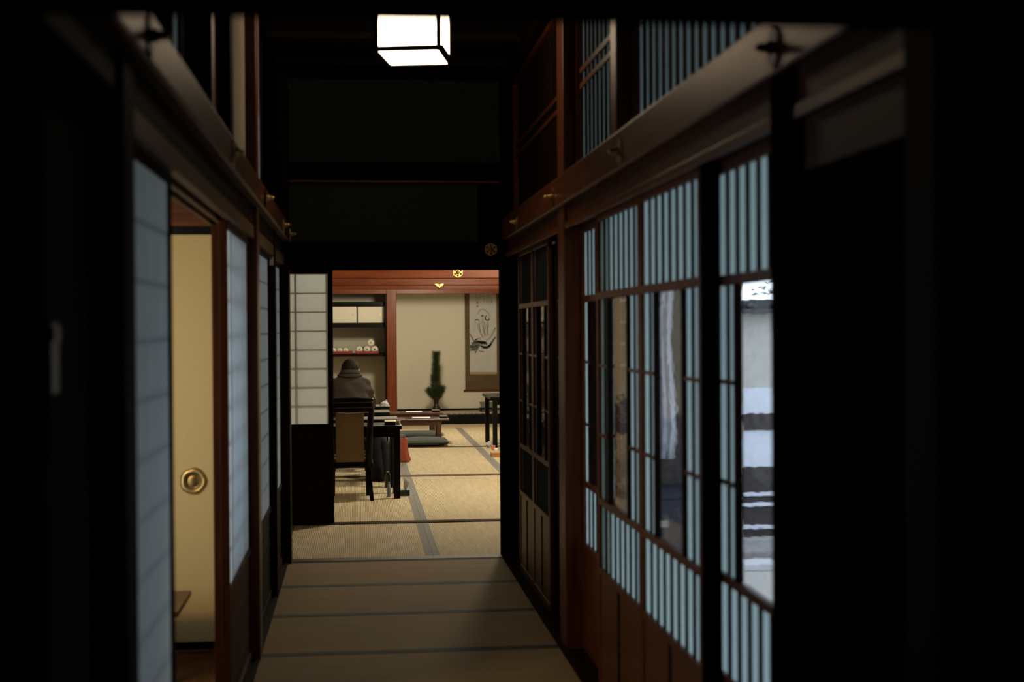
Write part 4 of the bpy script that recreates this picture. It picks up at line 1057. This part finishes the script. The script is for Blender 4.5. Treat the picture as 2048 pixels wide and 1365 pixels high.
# ------------------------------------------------------------------ seated person, back to the camera
def fuse(mb, voxel, smooth=6):
    me = bpy.data.meshes.new('tmp'); me.from_pydata(mb.v, [], mb.f); me.update()
    o = bpy.data.objects.new('tmp', me); COL.objects.link(o)
    r = o.modifiers.new('r', 'REMESH'); r.mode = 'VOXEL'; r.voxel_size = voxel
    s = o.modifiers.new('s', 'SMOOTH'); s.factor = .5; s.iterations = smooth
    dg = bpy.context.evaluated_depsgraph_get(); dg.update()
    ev = o.evaluated_get(dg); m2 = ev.to_mesh()
    out = MB(); out.add([tuple(v.co) for v in m2.vertices], [tuple(p.vertices) for p in m2.polygons], True)
    ev.to_mesh_clear(); bpy.data.objects.remove(o); bpy.data.meshes.remove(me)
    return out
def capsule(mb, pts, rads, n=16):
    mb.tube(pts, rads, n)
    for p, r in ((pts[0], rads[0]), (pts[-1], rads[-1])): mb.ell(p, (r, r, r), n, 8)
person = thing('person', 'person in a dark brown coat sitting with bowed head, seen from behind', 'person', (-.085, 15.22, 0))
# local frame: +Y is the way the person faces (away from the camera)
skin = plain('skin', (.45, .24, .16), .55, .08, 40); coat = plain('brown_coat', (.030, .0185, .012), .9, .2, 120)
trou = plain('dark_trousers', (.012, .012, .014), .9, .2, 80); hairm = plain('dark_hair', (.012, .009, .007), .6, .4, 150, .08)
body = MB()
capsule(body, [(0, .02, .46), (0, .05, .62), (0, .10, .78), (0, .165, .88)], [.12, .11, .115, .085])
capsule(body, [(0, .185, .93), (0, .235, 1.01)], [.055, .052])
body.ell((0, .30, 1.055), (.076, .095, .10), 24, 16, Quaternion((1, 0, 0), math.radians(-50)).to_matrix())   # skull
body.ell((0, .365, 1.01), (.058, .07, .062), 20, 12)            # face
body.ell((0, .425, .985), (.013, .022, .016), 10, 8)            # nose
body.ell((0, .385, .95), (.030, .028, .022), 12, 8)             # chin
for sg in (-1, 1):
    body.ell((sg * .094, .300, 1.045), (.010, .020, .030), 10, 8, Quaternion((1, 0, 0), math.radians(-35)).to_matrix())
    capsule(body, [(sg * .165, .155, .90), (sg * .225, .16, .76), (sg * .235, .19, .685)], [.050, .044, .038])
    capsule(body, [(sg * .235, .19, .685), (sg * .17, .40, .672), (sg * .125, .50, .672)], [.038, .030, .024])
    body.ell((sg * .105, .545, .668), (.038, .046, .016), 14, 8)
    for q, (dx, L) in enumerate(((-.027, .062), (-.009, .074), (.009, .070), (.026, .054))):
        p = V((sg * .100 + dx, .575, .668)); capsule(body, [p, p + V((0, L * .55, .012)), p + V((0, L, -.012))], [.0088, .0082, .0068], 8)
    p = V((sg * .078, .53, .668)); capsule(body, [p, p + V((-sg * .022, .028, .004)), p + V((-sg * .030, .058, -.006))], [.0105, .0092, .0075], 8)
    capsule(body, [(sg * .09, .02, .46), (sg * .12, .40, .46)], [.075, .055])
    capsule(body, [(sg * .12, .41, .45), (sg * .125, .40, .25), (sg * .125, .36, .07)], [.052, .050, .034])
    capsule(body, [(sg * .125, .35, .045), (sg * .13, .48, .032)], [.036, .028])
fuse(body, .0065, 4).build('body', skin, person)
# eyes and mouth
e = MB()
for sg in (-1, 1): e.ell((sg * .028, .418, 1.012), (.011, .009, .007), 10, 8)
e.build('eyes', plain('eye', (.03, .02, .02), .2, .1, 40), person)
e = MB(); e.ell((0, .418, .958), (.020, .007, .005), 10, 8); e.build('mouth', plain('lips', (.35, .13, .11), .5, .1, 40), person)
# hair cap
h = MB()
rot = Quaternion((1, 0, 0), math.radians(-50)).to_matrix()
h.ell((0, .288, 1.068), (.093, .102, .104), 28, 18, rot); h.ell((0, .255, 1.04), (.070, .055, .055), 20, 12)
for sg in (-1, 1): h.ell((sg * .062, .255, 1.03), (.024, .045, .05), 12, 8)
hb = fuse(h, .007, 3)
hr = random.Random(9)
hc = V((0, .285, 1.06))
def tousle(p):
    p = V(p); d = p - hc; a = math.atan2(d.x, d.z + .02)
    k = .0035 * math.sin(31 * a + 14 * d.y * 10) + .0025 * math.sin(57 * a - 9 * d.y * 10)
    return tuple(p + d.normalized() * (k + hr.uniform(-.001, .001)))
hb.v = [tousle(p) for p in hb.v]
# leave the face free: drop faces on the forward lower side
keep = []
for f_ in hb.f:
    c = sum((V(hb.v[i]) for i in f_), V()) / len(f_)
    if not (c.y > .345 and c.z < 1.075): keep.append(f_)
hb.f = keep; hb.s = [True] * len(keep)
hb.build('hair', hairm, person)
# coat: torso and sleeves in one shell
c = MB()
rings = []
for (z, y, w, d) in ((.43, .02, .185, .150), (.52, .02, .183, .145), (.64, .035, .185, .140), (.76, .075, .195, .140), (.86, .115, .200, .130), (.93, .150, .182, .118), (.975, .185, .135, .100), (1.015, .215, .092, .085)):
    rings.append([(w * math.copysign(abs(math.cos(a)) ** .85, math.cos(a)), y + d * math.copysign(abs(math.sin(a)) ** .9, math.sin(a)), z + .012 * math.cos(2 * a) * (1 if z > .85 else 0)) for a in [2 * PI * i / 32 for i in range(32)]])
c.loft(rings)
for sg in (-1, 1):
    capsule(c, [(sg * .150, .145, .905), (sg * .180, .145, .85), (sg * .210, .15, .76), (sg * .228, .185, .695)], [.072, .066, .060, .058])
    capsule(c, [(sg * .228, .185, .695), (sg * .20, .32, .690), (sg * .158, .44, .688)], [.060, .052, .043])
cb = fuse(c, .011, 5)
out_v = []
for p in cb.v:
    p = V(p); x, y, z = p
    w = .0
    if y < .12: w += .006 * math.sin(26 * x + 9 * z + 2 * math.sin(8 * z)) * (1 if z < .92 else .4)
    if abs(x) > .17: w += .007 * math.sin(70 * z + 25 * x)
    cx = V((0, .10, z)); n_ = (p - cx); n_.z = 0
    if n_.length > 1e-4: p = p + n_.normalized() * w
    out_v.append(tuple(p))
cb.v = out_v
co = cb.build('coat', coat, person)
# turned-down collar: two rolled rings around the neck
def ring(mb, c0, ax, ay, tilt, rad, n=28):
    pts = []
    for k in range(n + 1):
        a = math.radians(-215 + 250 * k / n); pts.append((c0[0] + ax * math.cos(a), c0[1] + ay * math.sin(a), c0[2] + tilt * math.sin(a)))
    mb.tube(pts, [rad * (.6 + .4 * math.sin(PI * k / n)) for k in range(n + 1)], 10)
k = MB(); ring(k, (0, .215, 1.020), .100, .085, -.004, .022); k.build('collar', plain('dark_collar', (.010, .009, .009), .9, .2, 80), co)  # dark ring paints the shaded gap under the upper collar
k = MB(); ring(k, (0, .230, 1.040), .090, .078, -.004, .017); k.build('collar_lining', coat, co)
k = MB(); ring(k, (0, .20, .998), .122, .105, .004, .020); k.build('collar', coat, co)
# trousers and shoes' socks
l = MB()
for sg in (-1, 1):
    capsule(l, [(sg * .085, .02, .465), (sg * .12, .40, .462)], [.095, .070])
    capsule(l, [(sg * .12, .41, .455), (sg * .125, .40, .25), (sg * .125, .37, .09)], [.070, .062, .050])
fuse(l, .011, 4).build('trousers', trou, person)
l = MB()
for sg in (-1, 1): capsule(l, [(sg * .125, .345, .055), (sg * .13, .49, .036)], [.046, .034], 14)
fuse(l, .006, 4).build('socks', trou, person)
t = thing('stool', 'low dark seat under the person in the brown coat', 'stool', (-.085, 15.24, 0))
b = MB(); b.box(-.20, .20, -.17, .17, .275, .32); b.build('seat', M['lacquer'], t, bevel=.006)
for sx_ in (-1, 1):
    for sy in (-1, 1): b = MB(); b.box(sx_ * .17 - .018, sx_ * .17 + .018, sy * .14 - .018, sy * .14 + .018, 0, .275); b.build('leg', M['lacquer'], t)

# ------------------------------------------------------------------ light
def area(name, loc, target, size, power, col, sy=None):
    d = bpy.data.lights.new(name, 'AREA'); d.energy = power; d.color = col; d.size = size
    if sy: d.shape = 'RECTANGLE'; d.size_y = sy
    o = bpy.data.objects.new(name, d); COL.objects.link(o); o.location = loc
    o.rotation_euler = (Vector(target) - Vector(loc)).to_track_quat('-Z', 'Y').to_euler()
    return o
WARM = (1, .91, .70)
def pendant(name, loc, power, r=.16):
    d = bpy.data.lights.new(name, 'POINT'); d.energy = power; d.color = WARM; d.shadow_soft_size = r
    o = bpy.data.objects.new(name, d); COL.objects.link(o); o.location = loc
pendant('first_room_pendant_light', (1.55, 12.9, 2.6), 215)
pendant('second_room_pendant_light', (1.35, 16.2, 2.6), 160)
pendant('third_room_pendant_light', (1.0, 19.9, 2.25), 190)
area('side_room_lamp', (-1.9, 4.2, 1.9), (-1.5, 6.7, .9), .5, 17.5, (1, .69, .31))
area('side_room_shoji_backlight', (-1.25, 5.85, 1.2), (-.5, 5.9, 1.2), .8, 11, (.72, .87, 1), 1.6)  # unseen panel added mid-room to backlight the whitish shoji
area('near_shoji_backlight', (-3.4, 3.3, 1.3), (-.5, 3.5, 1.3), .9, 9, (.68, .92, 1), 1.3)  # unseen cool fill added behind the nearest shoji
area('back_room_shoji_backlight', (-3.6, 8.4, 1.3), (-.5, 8.6, 1.3), 1.8, 22, (.72, .87, 1), 1.6)  # unseen cool fill added behind the two farthest shoji
w = bpy.data.worlds.new('overcast_sky'); S.world = w; w.use_nodes = True
bg = w.node_tree.nodes['Background']; bg.inputs[0].default_value = (.72, .84, 1, 1); bg.inputs[1].default_value = 2.2
S.cycles.use_denoising = True
S.cycles.max_bounces = 8; S.cycles.diffuse_bounces = 4; S.cycles.transmission_bounces = 8; S.cycles.sample_clamp_indirect = 3
S.view_settings.view_transform = 'Standard'; S.view_settings.look = 'None'; S.view_settings.gamma = 1
S.view_settings.use_curve_mapping = False
S.view_settings.exposure = 0.0
